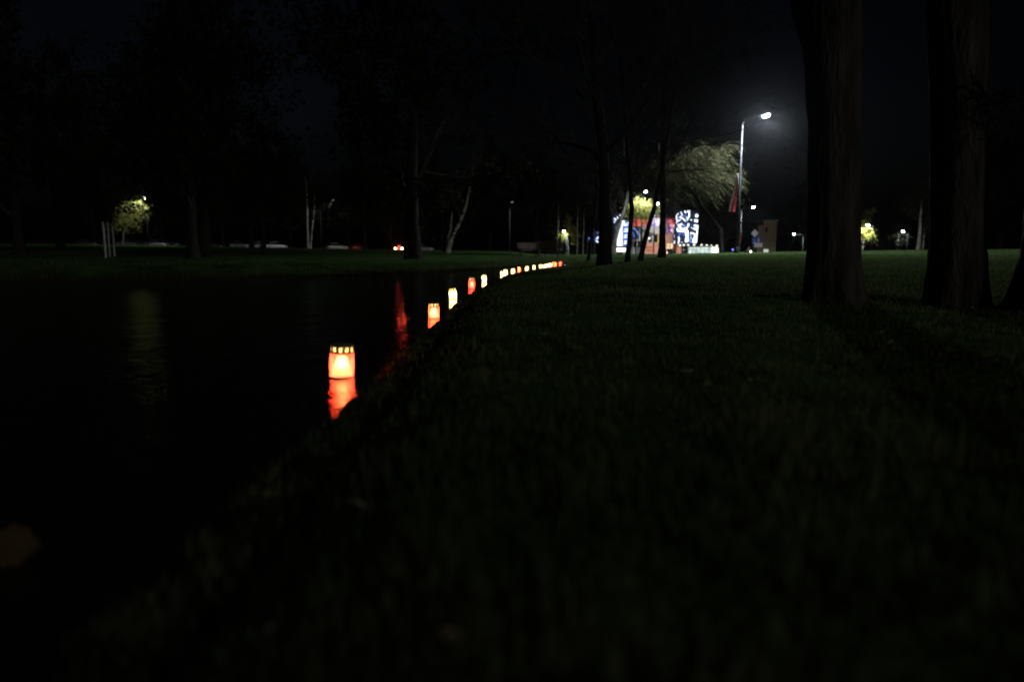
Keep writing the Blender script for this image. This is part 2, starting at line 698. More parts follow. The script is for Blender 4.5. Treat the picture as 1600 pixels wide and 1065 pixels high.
for k in range(420):                          # longer tufts close to the lens
    a, q = rg.choice([(.02, .62), (.10, .70), (-.10, .85), (.28, .75), (.42, .95), (.62, 1.0), (.12, 1.1), (-.2, 1.25), (.8, 1.3)]), 0
    x, y = a[0] + rg.gauss(0, .05), a[1] + rg.gauss(0, .06)
    z, d = zfast(x, y)
    if d > .05:
        blade(x, y, rg.uniform(.04, .10), rg.uniform(.0015, .0030), rg.gauss(0, .06), rg.uniform(0, 6.28), z)
for k in range(9000):                         # far shore
    i = rg.randrange(len(NEAR) * 3, _NS - 6)
    x, y = POND[i]
    x2, y2 = POND[i + 1]
    t = rg.random()
    x, y = x + (x2 - x) * t + rg.uniform(-1.2, .9), y + (y2 - y) * t + rg.uniform(0, 1.6)
    z, d = zfast(x, y)
    if d < 0.03 or x > 4:
        continue
    blade(x, y, rg.uniform(0.05, 0.13), rg.uniform(0.004, 0.008), rg.uniform(-.06, .06), rg.uniform(0, 6.28), z)
grass = gb.build('grass', M['blade'])
tag(grass, 'short lawn grass covering both pond banks', 'grass', kind='stuff')

# tiny pale flecks of litter in the lawn
fm = MB()
for px, py in [(850, 541), (917, 538), (893, 505), (887, 505), (980, 519), (1003, 520), (1059, 522), (1090, 536), (1112, 515), (1197, 507), (1210, 512),
               (1376, 535), (1395, 536), (1390, 552), (1442, 532), (1452, 490), (1520, 489), (1210, 510), (898, 560), (1308, 545), (720, 478), (765, 488)]:
    p = ground_at(px, py)
    s = rg.uniform(.009, .015)
    a = rg.uniform(0, 3)
    zz = zfast(p.x, p.y)[0] + rg.uniform(.03, .05)
    fm.quad((p.x - s * math.cos(a), p.y - s, zz), (p.x + s * math.cos(a), p.y - s * .6, zz + s * .6), (p.x + s * .8, p.y + s, zz + s), (p.x - s * .8, p.y + s, zz + s * .4))
tag(fm.build('litter_flecks', M['pale_leaf']), 'tiny pale flecks of leaf litter caught in the lawn', 'litter', kind='stuff')


def fallen_leaf(px, py, size, elong, rz, mat, label, stand=0.0):
    p = ground_at(px, py)
    w = pond_dist(p.x, p.y)
    z = 0.004 if w < 0 else zfast(p.x, p.y)[0] + 0.022
    b = MB()
    n = 9
    top = []
    for side in (1, -1):
        for i in range(n):
            t = i / (n - 1)
            t2 = t if side == 1 else 1 - t
            wd = math.sin(math.pi * t2 ** .8) * (1 + .14 * math.sin(t2 * 23)) * elong * .5
            top.append((size * (t2 - .5), side * wd * size, size * (.10 * math.cos(t2 * 5) + .18 * abs(wd))))
    c = [(-size * (.5 - i / (n - 1)), 0, size * .10 * math.cos(i / (n - 1) * 5)) for i in range(n)]
    for i in range(n - 1):
        b.quad(c[i], c[i + 1], top[i + 1], top[i])
        j = 2 * n - 1 - i
        b.quad(c[i + 1], c[i], top[j], top[j - 1])
    b.tube([c[0], (c[0][0] - size * .25, size * .04, size * .16)], size * .012, 4)
    o = b.build('fallen_leaf', mat, smooth=True, loc=(p.x, p.y, z))
    o.rotation_euler = (rg.uniform(-.25, .25) + stand, rg.uniform(-.2, .2), rz)
    if stand:
        o.location.z += size * .3
    return tag(o, label, 'leaf', 'fallen leaves near the water')


fallen_leaf(570, 808, .042, .62, .1, M['pale_leaf'], 'pale fallen leaf lying flat on the bank below the largest red candle')
fallen_leaf(423, 787, .030, .6, .7, M['dry_leaf'], 'dull fallen leaf floating at the dark water edge')
fallen_leaf(423, 1013, .014, .9, 1.2, M['pale_leaf'], 'small round pale leaf glinting at the bottom of the picture')
fallen_leaf(712, 1030, .032, .6, -.2, M['dry_leaf'], 'buff fallen leaf on the grass at the bottom edge, below the candles')
fallen_leaf(622, 918, .020, .7, 2.0, M['dry_leaf'], 'little brown leaf on the bank between the two buff leaves')
fallen_leaf(1075, 590, .045, .4, .4, M['pale_leaf'], 'pale curled leaf, longest of the pale litter in the middle lawn')
fallen_leaf(1105, 611, .030, .7, 1.0, M['pale_leaf'], 'pale round leaf just below the long curled leaf in the lawn')
fallen_leaf(1173, 604, .022, .7, 2.0, M['pale_leaf'], 'small grey leaf in the middle lawn beyond the pale round leaf')
fallen_leaf(28, 880, .085, .95, .2, leaf_material('brown_leaf', (.06, .042, .02), (.085, .06, .03), .2), 'large blurred brown leaf floating on the pond at the lower left edge', 1.0)
fallen_leaf(1543, 636, .018, .8, .3, M['pale_leaf'], 'small pale leaf alone in the lawn below the second thick trunk')

# ------------------------------------------------------------------ grave candles
FLAME_W = 1.0


def candle_proto(kind):
    """Unit candle, 0.11 wide, 0.15 tall, origin at the waterline."""
    mat = M[{'red': 'jar_red', 'white': 'jar_white', 'deep': 'jar_deep', 'round': 'jar_white'}[kind]]
    root = bpy.data.objects.new('grave_candle', None)
    col.objects.link(root)
    b = MB()
    if kind == 'round':
        prof = [(.030, -.012), (.042, -.010), (.050, .010), (.0545, .045), (.0545, .07), (.050, .098), (.046, .108), (.046, .112)]
    else:
        prof = [(.040, -.014), (.050, -.012), (.0535, -.004), (.0545, .012), (.0548, .06), (.0545, .098), (.053, .106), (.0505, .111)]
    b.lathe(prof, 28)
    b.build('jar', mat, root, True)
    bs = MB()
    bs.lathe([(.0550, -.010), (.0560, -.006), (.0560, .003), (.0550, .0055), (.0540, .0055)], 28)
    bs.build('base', M['jar_base'], root, True)
    w = MB()
    w.lathe([(.0, -.006), (.046, -.006), (.0485, .006), (.0485, .026), (.046, .034), (.036, .041), (.030, .052), (.0275, .066), (.0245, .080), (.019, .090), (.012, .095)], 24)
    wx = w.build('wax_glow_bell', M['wax_glow_bell'], root, True)  # wax shaped as a bell to give the wide flame glow
    wk = MB()
    wk.tube([(0, 0, .016), (.001, 0, .026), (.002, .001, .034)], .0012, 5)
    wk.build('wick', M['wick'], wx)
    f = MB()
    f.lathe([(.0005, .024), (.0120, .028), (.0175, .038), (.0170, .054), (.0125, .072), (.0060, .086), (.0005, .096)], 12)  # flame widened to take in its bright glow
    f.build('flame', M['flame'], root, True)
    l = light('flame_light', 'POINT', FLAME_W * (3.0 if kind in ('white', 'round') else 1.0), (1.0, 0.78, 0.50), root, (0, 0, .055), 0.008)
    # lid: two rings, broad posts between punched gaps, low domed top
    c = MB()
    n = 11
    c.lathe([(.0535, .108), (.0550, .110), (.0550, .1165), (.0505, .1170), (.0505, .108)], 28)
    for k in range(n):
        a0 = 2 * math.pi * k / n + .13
        for da in (-.145, -.0875, -.03, .0275, .085):
            a, a2 = a0 + da, a0 + da + .0575
            p = [(math.cos(a) * .0508, math.sin(a) * .0508), (math.cos(a2) * .0508, math.sin(a2) * .0508),
                 (math.cos(a2) * .0492, math.sin(a2) * .0492), (math.cos(a) * .0492, math.sin(a) * .0492)]
            lo, hi = [(*q, .1145) for q in p], [(*q, .1375) for q in p]
            c.quad(lo[0], lo[1], hi[1], hi[0])
            c.quad(lo[2], lo[3], hi[3], hi[2])
            c.quad(lo[1], lo[2], hi[2], hi[1])
            c.quad(lo[3], lo[0], hi[0], hi[3])
    c.lathe([(.0500, .137), (.0520, .1375), (.0520, .143), (.046, .1475), (.030, .1495), (.010, .1500), (.0, .1500)], 28)
    c.lathe([(.0488, .137), (.047, .1365), (.0, .1365)], 28)
    lid = c.build('lid', M['brass'], root)
    gl_ = MB()
    gl_.lathe([(.0475, .106), (.0475, .1364)], 24)
    gl_.build('glow_liner', M['jar_white'], lid, True)  # translucent liner added so the lid gaps look bright
    return root


PROTO = {k: candle_proto(k) for k in ('red', 'white', 'deep', 'round')}
CANDLES = [  # px, py(waterline), kind, width scale, height scale, label
    (534, 588, 'red', 1.0, 1.0, 'largest glowing red grave candle with a punched metal lid, nearest in the row'),
    (678, 496.5, 'red', .86, .90, 'red grave candle, second in the row along the pond edge'),
    (708, 467, 'white', .84, .90, 'clear white grave candle between the two smaller red ones'),
    (737, 451, 'deep', .88, 1.16, 'tall deep red grave candle burning white near its top, fourth in the row'),
    (757, 438.5, 'round', .86, .80, 'rounded clear grave candle standing just beyond the tall deep red one'),
    (783.5, 429.5, 'white', .42, .70, 'slim half hidden candle at the start of the far curve'),
    (790, 428.5, 'white', .90, .86, 'bright white candle beside the slim one on the far curve'),
    (801.5, 425.5, 'white', .86, .74, 'white candle just short of the small far red one'),
    (811, 422.3, 'red', .80, .70, 'small red candle among white ones on the far curve'),
    (823, 421.3, 'white', .86, .74, 'white candle just past the small far red one'),
    (834.5, 419.0, 'white', .82, .72, 'white candle second past the small far red one'),
    (844.6, 417.4, 'white', .72, .66, 'faint white candle right before the tight far cluster'),
    (850.5, 417.3, 'white', .78, .72, 'first white candle of the tight far cluster'),
    (854.0, 416.6, 'white', .78, .72, 'second white candle of the tight far cluster'),
    (857.3, 415.9, 'white', .84, .78, 'third white candle of the tight far cluster'),
    (860.4, 415.3, 'white', .84, .80, 'last white candle of the tight far cluster'),
    (864.6, 414.8, 'deep', .90, .84, 'first of two pink candles past the tight far cluster'),
    (868.2, 414.6, 'red', .84, .78, 'second of two pink candles past the tight far cluster'),
    (875.4, 413.3, 'deep', .98, .92, 'pink red candle at the far end of the row'),
]
used = set()
for px, py, kind, ws, hs, lab in CANDLES:
    p = on_water(px, py)
    o = PROTO[kind] if kind not in used else copy_tree(PROTO[kind])
    used.add(kind)
    # stand clear of the bank
    o.location = (p.x, p.y, 0.0)
    o.scale = (ws, ws, hs)
    o.rotation_euler = (rad(R.gauss(0, 2.0)), rad(R.gauss(0, 2.0)), R.uniform(0, 6))
    tag(o, lab, 'candle', 'grave candles set in the water along the bank')


# ------------------------------------------------------------------ trees
def twisty(mb, p, d, L, r0, r1, segs, rng, jit, trop, sides=4, m=0):
    pts, rs = [Vector(p)], [r0]
    d = Vector(d).normalized()
    for i in range(segs):
        d = (d + Vector((rng.gauss(0, jit), rng.gauss(0, jit), rng.gauss(0, jit))) + Vector((0, 0, trop))).normalized()
        pts.append(pts[-1] + d * (L / segs))
        rs.append(r0 + (r1 - r0) * (i + 1) / segs)
    mb.tube(pts, rs, sides, m, cap=False)
    return pts, rs


def leaf_at(mb, p, s, rng, m):
    a = Vector((rng.gauss(0, 1), rng.gauss(0, 1), rng.gauss(0, .7))).normalized() * s
    b = a.cross(Vector((rng.gauss(0, 1), rng.gauss(0, 1), rng.gauss(0, 1)))).normalized() * s * .55
    p = Vector(p)
    mb.quad(p - a, p + b, p + a, p - b, m)


def side_dir(t, rng, ang):
    t = t.normalized()
    u = t.cross(Vector((0.2, 0.1, 1)) if abs(t.z) < .95 else Vector((1, 0, 0))).normalized()
    w = t.cross(u)
    a = rng.uniform(0, 2 * math.pi)
    return t * math.cos(ang) + (u * math.cos(a) + w * math.sin(a)) * math.sin(ang)


def tree_meshes(seed, path, r0, r1, crown_h, limbs=8, limb_len=4.0, levels=3, kids=5, trop=.05, leaf=None, leaf_size=.08, leaf_n=2,
                bark='bark_dark', twig='twig', sides=10, limb_from=.45, twig_r=.006, limb_ang=(.5, 1.1)):
    """path: trunk centre line from the base (0,0,0)."""
    rng = random.Random(seed)
    tb, cb = MB(), MB()
    # smooth trunk line
    pts = [Vector(p) for p in path]
    dense = []
    for a, b in zip(pts, pts[1:]):
        for i in range(6):
            dense.append(a.lerp(b, i / 6))
    dense.append(pts[-1])
    H = dense[-1].z
    rr = []
    for q in dense:
        t = q.z / H
        rr.append((r0 + (r1 - r0) * t) * (1 + .55 * math.exp(-q.z / (r0 * 2.2))))
    dense = [q + Vector((rng.gauss(0, .03), rng.gauss(0, .03), 0)) * (r0 * 1.5 if i else 0) for i, q in enumerate(dense)]
    dense[0].z -= .15
    tb.tube(dense, rr, sides, 0, cap=False)

    def grow(p, d, L, r, lev):
        segs = 5 if lev > 1 else 3
        ps, rs = twisty(cb, p, d, L, r, max(twig_r * .5, r * .35), segs, rng, .16, trop if lev > 0 else trop * .5, 5 if lev == levels else 3, 0)
        if lev == 0:
            if leaf:
                for _ in range(leaf_n):
                    q = ps[rng.randrange(1, len(ps))]
                    leaf_at(cb, q + Vector((rng.gauss(0, .1), rng.gauss(0, .1), rng.gauss(0, .1))), leaf_size * rng.uniform(.6, 1.3), rng, 1)
            return
        for k in range(kids):
            i = rng.randrange(1, len(ps))
            t = ps[i] - ps[i - 1]
            grow(ps[i], side_dir(t, rng, rng.uniform(.4, .95)), L * rng.uniform(.42, .68), max(twig_r, rs[i] * rng.uniform(.45, .65)), lev - 1)
        t = ps[-1] - ps[-2]
        grow(ps[-1], t + Vector((rng.gauss(0, .2), rng.gauss(0, .2), .1)), L * .5, max(twig_r, rs[-1]), lev - 1)

    for k in range(limbs):
        f = limb_from + (1 - limb_from) * (k + .3) / limbs
        i = min(len(dense) - 2, int(f * (len(dense) - 1)))
        t = dense[i + 1] - dense[i]
        grow(dense[i], side_dir(t, rng, rng.uniform(*limb_ang)), limb_len * (1.1 - .5 * f) * rng.uniform(.8, 1.2), rr[i] * rng.uniform(.35, .55), levels - 1)
    grow(dense[-1], dense[-1] - dense[-2], limb_len * .8, rr[-1] * .9, levels - 1)
    tm = tb.mesh('trunk', M[bark], True)
    cm = cb.mesh('crown', [M[twig], M[leaf or 'leaf_dark']], False)
    return tm, cm


def plant(meshes, name, label, loc, rz=0.0, s=1.0, group=None):
    o = thing(name, label, 'tree', loc, rz, group)
    o.scale = (s, s, s)
    for nme, me in zip(('trunk', 'crown'), meshes):
        c = bpy.data.objects.new(nme, me)
        col.objects.link(c)
        c.parent = o
    return o


def base(px, depth, sink=0.03):
    p = at(px, 395, depth)
    return Vector((p.x, p.y, gz(p.x, p.y) - sink))


# --- thick trunks beside the camera
def thick_trunk(seed, path, radii, label, loc, limbs):
    rng = random.Random(seed)
    o = thing('thick_tree', label, 'tree', loc, 0, 'thick old trees on the lawn')
    pts, rs = [], []
    n = 60
    for i in range(n + 1):
        t = i / n * (len(path) - 1)
        k = min(len(path) - 2, int(t))
        u = t - k
        a, b = Vector(path[k]), Vector(path[k + 1])
        pts.append(a.lerp(b, u))
        rs.append(radii[k] + (radii[k + 1] - radii[k]) * u)
    S = 72
    mb = MB()
    for i, p in enumerate(pts):
        for k in range(S):
            a = 2 * math.pi * k / S
            ca, sa = math.cos(a), math.sin(a)
            ridge = mnoise.noise(Vector((ca * 5.5 + seed, sa * 5.5, p.z * .9))) * .055 + abs(mnoise.noise(Vector((ca * 11, sa * 11 + seed, p.z * 2.4)))) * -.11
            root = .34 * max(0, math.sin(a * 5 + seed) * .5 + .4) * math.exp(-p.z / .16)
            r = rs[i] * (1 + ridge + root)
            mb.v.append((p.x + ca * r, p.y + sa * r, p.z))
    for i in range(n):
        for k in range(S):
            a, b = i * S + k, i * S + (k + 1) % S
            mb.f.append((a, b, b + S, a + S))
            mb.m.append(0)
    mb.build('trunk', M['bark'], o, True)
    cb = MB()

    def grow(p, d, L, r, lev):
        ps, rr = twisty(cb, p, d, L, r, r * .4, 5, rng, .13, .04, 7 if lev > 1 else 4, 0)
        if lev == 0:
            return
        for k in range(5):
            i = rng.randrange(2, len(ps))
            grow(ps[i], side_dir(ps[i] - ps[i - 1], rng, rng.uniform(.4, .9)), L * rng.uniform(.45, .7), max(.006, rr[i] * .55), lev - 1)

    for (h, dx, dy, dz, L, r) in limbs:
        i = min(range(n + 1), key=lambda q: abs(pts[q].z - h))
        grow(pts[i], (dx, dy, dz), L, r, 0 if h < 2 and L > 1 else 3)
    cb.build('crown', M['bark_dark'], o, True)
    return o


def px_at(px, py, depth, origin):
    p = at(px, py, depth)
    return (p.x - origin.x, p.y - origin.y, max(0, p.z - origin.z))


D1, D2, D3 = 5.6, 5.3, 4.9
b1 = Vector((at(1302, 470, D1).x, D1, 0))
b1.z = gz(b1.x, b1.y) - .06
path1 = [(0, 0, 0), px_at(1303, 380, D1, b1), px_at(1303, 200, D1, b1), px_at(1300, 60, D1, b1), px_at(1294, -120, D1, b1), px_at(1288, -700, D1, b1)]
thick_trunk(3, path1, [.235, .196, .192, .215, .20, .16], 'thick rough-barked trunk between the tall street lamp and the frame-side trunks', b1,
            [(1.75, -.26, .1, 1, 3.4, .12), (3.1, .7, -.3, .9, 3.2, .10), (3.9, -.4, .8, .8, 3, .09), (5.0, .2, -.7, 1, 3, .09), (5.8, .3, .2, 1, 3, .10)])
b2 = Vector((at(1497, 480, D2).x, D2, 0))
b2.z = gz(b2.x, b2.y) - .06
path2 = [(0, 0, 0), px_at(1496, 380, D2, b2), px_at(1498, 200, D2, b2), px_at(1497, 60, D2, b2), px_at(1490, -120, D2, b2), px_at(1490, -700, D2, b2)]
thick_trunk(8, path2, [.225, .19, .185, .20, .185, .15], 'second thick trunk on the lawn, rough bark faintly lit on one side', b2,
            [(2.6, -.3, .3, 1, 3.2, .10), (2.9, .8, .3, .7, 3.2, .09), (4.2, -.3, -.8, .8, 3, .09), (5.0, .2, .7, 1, 3, .09), (5.6, .1, -.2, 1, 3, .10)])
b3 = Vector((at(1618, 492, D3).x, D3, 0))
b3.z = gz(b3.x, b3.y) - .06
path3 = [(0, 0, 0), px_at(1636, 400, D3, b3), px_at(1650, 220, D3, b3), px_at(1662, 60, D3, b3), px_at(1680, -700, D3, b3)]
thick_trunk(14, path3, [.20, .16, .15, .145, .11], 'third thick trunk only just entering at the frame edge', b3,
            [(1.55, -.9, .25, -.35, .42, .012), (2.4, .7, .3, .9, 3, .09), (3.4, -.4, .5, .9, 3, .08), (4.4, .3, -.5, 1, 3, .08)])

# --- dark trees in front of the lit building
def rel(origin, pts, depth):
    return [(0, 0, 0)] + [px_at(x, y, depth, origin) for x, y in pts]


def dark_tree(px, depth, pts, r0, r1, seed, label, limbs=9, limb_len=4.5, frm=.5, levels=3, kids=5, bark='bark_dark', name='park_tree'):
    b = base(px, depth)
    ms = tree_meshes(seed, rel(b, pts, depth), r0, r1, 0, limbs=limbs, limb_len=limb_len, levels=levels, kids=kids, limb_from=frm, bark=bark,
                     leaf='leaf_dark', leaf_n=1, leaf_size=.05, twig_r=.008)
    return plant(ms, name, label, b, 0, 1, 'dark park trees in front of the lit hall')


dark_tree(945, 20, [(945, 340), (943, 240), (930, 130), (925, 20)], .185, .09, 21, 'thick black trunk standing before the blue light panel of the hall', 11, 4.2, .42, levels=4, kids=5)
dark_tree(980, 23, [(984, 370), (987, 330), (985, 290), (978, 200), (970, 90)], .085, .04, 22, 'slim upright black trunk crossing the hall beside the red projection', 9, 3.6, .5)
dark_tree(1000, 23.5, [(1009, 370), (1022, 325), (1034, 270), (1052, 160), (1062, 70)], .085, .04, 23, 'slim leaning black trunk crossing the middle of the hall', 9, 3.8, .5)
dark_tree(1034, 31, [(1035, 370), (1036, 320), (1036, 250), (1040, 150), (1045, 60)], .155, .06, 24, 'straight black trunk with a flared foot before the red and white projections', 10, 5.0, .45, levels=4, kids=5)
dark_tree(919, 31, [(923, 375), (928, 350), (933, 300), (930, 220)], .075, .04, 25, 'slim leaning black trunk near the small white light of the hall', 8, 3.6, .5)
dark_tree(1055, 60, [(1055, 360), (1054, 330), (1056, 280)], .055, .03, 26, 'thin dark tree in front of the corner of the light towers', 9, 4.5, .5)
# pale forked trunk lit by the lamp in the weeping tree
b = base(958, 62)
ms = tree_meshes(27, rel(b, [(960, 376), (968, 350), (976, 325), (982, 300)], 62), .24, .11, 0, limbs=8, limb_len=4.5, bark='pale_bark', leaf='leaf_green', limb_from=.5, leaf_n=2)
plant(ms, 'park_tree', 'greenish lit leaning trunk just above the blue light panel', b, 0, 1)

# --- lit weeping trees
def weeping_meshes(seed, H, radius, strands, leaf, leaf_size, hang, twig='twig_warm', bark='bark_dark', leafs=5, r_tr=.18, flat=1.0, shift=0.0, zr=(.35, .7), emax=1.35, shear=0.0, out=.25, sr=.011):
    rng = random.Random(seed)
    tb, cb = MB(), MB()
    tb.tube([(0, 0, -.2), (.05, .02, H * .2), (0, .05, H * .45), (.1, 0, H * .7)], [r_tr * 1.4, r_tr, r_tr * .8, r_tr * .5], 10, 0, cap=False)
    tips = []
    for k in range(30):
        a = rng.uniform(0, 2 * math.pi)
        e = rng.uniform(.3, emax)
        d = Vector((math.cos(a) * math.cos(e) * flat, math.sin(a) * math.cos(e), math.sin(e)))
        z0 = H * rng.uniform(*zr)
        ps, rs = twisty(cb, (0, 0, z0), d, radius * rng.uniform(.7, 1.15), r_tr * .3, .02, 8, rng, .14, -.035, 5, 0)
        tips += ps[3:]
        for _ in range(4):
            i = rng.randrange(2, len(ps))
            q, _r = twisty(cb, ps[i], side_dir(ps[i] - ps[i - 1], rng, rng.uniform(.4, 1.0)), radius * rng.uniform(.3, .55), .03, .01, 5, rng, .18, -.05, 4, 0)
            tips += q[1:]
    for k in range(strands):
        p = Vector(rng.choice(tips)) + Vector((rng.gauss(0, .12), rng.gauss(0, .12), rng.gauss(0, .1)))
        d = Vector((p.x * out + rng.gauss(0, .4), p.y * out + rng.gauss(0, .4), rng.uniform(.0, .5)))
        L = hang * rng.uniform(.35, 1.0)
        ps, _r = twisty(cb, p, d, L, sr, sr * .5, 7, rng, .16, -.34, 3, 0)
        for _ in range(leafs):
            q = ps[rng.randrange(1, len(ps))]
            leaf_at(cb, q + Vector((rng.gauss(0, .04), rng.gauss(0, .04), rng.gauss(0, .05))), leaf_size * rng.uniform(.6, 1.3), rng, 1)
    for mb in (tb, cb):
        for i, v in enumerate(mb.v):
            k = shift * sstep(H * .1, H * .75, v[2])
            if shear and v[0] + k > .9:
                v = (.9 + (v[0] + k - .9) * .35 - k, v[1], v[2])
            mb.v[i] = (v[0] + k, v[1] - shear * (v[0] + k) * sstep(H * .1, H * .6, v[2]), v[2])
    return tb.mesh('trunk', M[bark], True), cb.mesh('crown', [M[twig], M[leaf]])


b = base(1127, 47.9)
plant(weeping_meshes(31, 8.2, 2.15, 1500, 'leaf_green', .05, 2.0, leafs=5, sr=.012, r_tr=.13, shift=-2.5, emax=1.0, zr=(.45, .76), shear=1.1, out=.12), 'weeping_tree', 'large weeping willow half lit by the tall street lamp', b)
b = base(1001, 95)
plant(weeping_meshes(33, 9.0, 1.3, 460, 'leaf_yellow', .11, 3.2, bark='bark', leafs=9, r_tr=.14, zr=(.6, .8), emax=1.1), 'weeping_tree', 'yellow green weeping tree brightly lit in front of the red projection', b)

# --- left bank trees
def slender(seed, H, r, bark='birch', leaf='leaf_yellow', leaf_n=6, size=.14, limb_len=3.0, lean=0.0, kids=5, levels=3, limbs=12, frm=.35, trop=-.03, twig='twig'):
    return tree_meshes(seed, [(0, 0, 0), (lean * H * .3, 0, H * .3), (lean * H * .6 + .1, .1, H * .65), (lean * H, 0, H)], r, r * .35, 0, limbs=limbs,
                       limb_len=limb_len, levels=levels, kids=kids, leaf=leaf, leaf_n=leaf_n, leaf_size=size, bark=bark, twig=twig, limb_from=frm, trop=trop)


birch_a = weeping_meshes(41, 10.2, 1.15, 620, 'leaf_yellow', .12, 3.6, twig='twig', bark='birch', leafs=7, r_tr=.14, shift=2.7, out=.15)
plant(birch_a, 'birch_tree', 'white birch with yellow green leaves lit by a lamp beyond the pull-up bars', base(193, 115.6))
birch_b = slender(43, 12, .17, leaf='leaf_dark', leaf_n=1, bark='birch', limb_len=3.4)
plant(birch_b, 'birch_tree', 'pale birch trunk standing over the parked light cars', base(482, 118))
plant(slender(44, 9, .13, leaf='leaf_dark', leaf_n=1, lean=.12), 'birch_tree', 'thinner leaning stem beside the pale birch', base(485.5, 118.5))
grey_a = tree_meshes(45, [(0, 0, 0), (.05, 0, 3), (.2, .1, 7), (.1, 0, 11)], .32, .12, 0, limbs=12, limb_len=4.8, levels=4, kids=5, leaf='leaf_dark', leaf_n=3, leaf_size=.16,
                     bark='bark_dark', limb_from=.3)
grey_b = tree_meshes(46, [(0, 0, 0), (-.1, 0, 3), (-.3, .2, 6), (.1, 0, 10)], .30, .12, 0, limbs=12, limb_len=5.2, levels=4, kids=5, leaf='leaf_dark', leaf_n=3, leaf_size=.16,
                     bark='bark_dark', limb_from=.28)
GL = 'bare trees on the far bank'
LEFT = [(301, 40, 'a', .95, .4, 'broad grey trunk on the far bank right of the pull-up bars'),
        (323, 46, 'b', 1.1, 1.4, 'black trunk close beside the broad grey trunk'),
        (394, 110, 'a', 1.0, 2.2, 'fan-shaped bare tree to the side of the half hidden car'),
        (412, 82, 'b', .95, 3.0, 'dark trunk hiding the rear of a parked light car'),
        (571, 112, 'a', .9, 4.0, 'dim grey bare tree between the parked light car and the braking car'),
        (646, 34, 'b', 1.15, 5.2, 'black trunk just past the braking car'),
        (30, 60, 'a', 1.2, 1.1, 'dark bare tree at the far left of the far bank'),
        (95, 74, 'b', 1.3, 2.6, 'dark bare tree before the pull-up bars'),
        (255, 150, 'a', 1.3, 3.3, 'dark bare tree behind the yellow birch'),
        (350, 165, 'b', 1.5, .9, 'dark distant tree behind the faint parked cars'),
        (455, 160, 'a', 1.5, 5.0, 'dark distant tree behind the white parked car'),
        (545, 165, 'b', 1.5, 2.0, 'dark distant tree behind the red tail light of a parked car'),
        (610, 170, 'a', 1.6, 1.7, 'dark distant tree behind the braking car'),
        (690, 165, 'b', 1.5, 4.4, 'dark distant tree behind the leaning lit trunks'),
        (765, 160, 'a', 1.5, .2, 'dark distant tree over the row of white candles'),
        (835, 150, 'b', 1.5, 3.6, 'dark distant tree over the far end of the candle row'),
        (150, 170, 'b', 1.6, 5.9, 'dark distant tree above the pull-up bars')]
for px, dep, k, s, rz, lab in LEFT:
    plant(grey_a if k == 'a' else grey_b, 'bare_tree', lab, base(px, dep), rz, s, GL)
b = base(699, 76)
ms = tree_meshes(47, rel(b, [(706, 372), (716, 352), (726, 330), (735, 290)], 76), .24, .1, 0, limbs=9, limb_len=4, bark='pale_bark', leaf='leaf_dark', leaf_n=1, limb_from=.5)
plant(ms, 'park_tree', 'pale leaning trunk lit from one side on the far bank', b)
b = base(696, 77)
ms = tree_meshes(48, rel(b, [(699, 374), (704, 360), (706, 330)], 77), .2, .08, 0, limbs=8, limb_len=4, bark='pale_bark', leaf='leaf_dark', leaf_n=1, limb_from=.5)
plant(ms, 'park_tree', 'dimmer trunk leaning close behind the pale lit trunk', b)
thin = slender(49, 8, .09, leaf='leaf_dark', leaf_n=1, limb_len=2.2, kids=4)
for px, dep, lab in [(871.5, 110, 'thin pale trunk beneath the small far lamp'), (902, 112, 'thin pale stem left of the leaning black trunk'),
                     (911, 116, 'thin pale stem hard beside the leaning black trunk'), 
                     (888, 140, 'leafy thin tree glowing yellow under the small far lamp')]:
    plant(thin if px != 888 else slender(50, 6.0, .08, leaf_n=6, limb_len=1.8, size=.16, frm=.4), 'thin_tree', lab, base(px, dep), px, 1, 'thin trees beyond the pond')
# --- right-hand distance
b = base(1347, 118)
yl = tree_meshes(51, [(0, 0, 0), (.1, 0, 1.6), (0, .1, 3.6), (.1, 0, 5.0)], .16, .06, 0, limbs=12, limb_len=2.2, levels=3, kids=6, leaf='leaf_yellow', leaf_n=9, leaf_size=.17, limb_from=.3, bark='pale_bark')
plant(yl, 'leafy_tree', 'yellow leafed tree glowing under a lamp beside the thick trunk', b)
plant(slender(52, 5, .1, leaf='leaf_dark', leaf_n=4, size=.15, limb_len=2.0, bark='pale_bark'), 'leafy_tree', 'small dim bush-like tree below the second small lamp', base(1402, 150))
rt = tree_meshes(53, [(0, 0, 0), (.05, 0, 2.4), (0, 0, 3.6), (0, 0, 5)], .17, .08, 0, limbs=12, limb_len=2.3, levels=3, kids=6, leaf='leaf_green', leaf_n=4, leaf_size=.09, limb_from=.5, bark='pale_bark')
plant(rt, 'leafy_tree', 'round-headed tree with a pale trunk left of the second thick trunk', base(1434, 66))
plant(slender(54, 3.2, .12, leaf='leaf_dark', leaf_n=1, limb_len=1.2, bark='pale_bark'), 'leafy_tree', 'short pale stem close beside the round-headed tree', base(1441, 66.4))
for px, dep, k, s, rz, lab in [(1250, 190, 'a', 1.2, 1, 'dark distant tree behind the arm with small lights'), (1560, 120, 'b', 1.5, 2, 'black tree filling the gap beyond the second thick trunk'),
                               (1480, 170, 'a', 1.2, 3, 'dark distant tree behind the second thick trunk'), (1395, 200, 'b', 1.1, 4, 'dark distant tree behind the small lamps'),
                               (1130, 120, 'a', .8, 5, 'dark bare tree between the glass pavilion and the lamp posts'), (1240, 230, 'b', 1.0, .5, 'dark faraway tree past the plaster tower')]:
    plant(grey_a if k == 'a' else grey_b, 'bare_tree', lab, base(px, dep), rz, s, 'bare trees beyond the lawn')


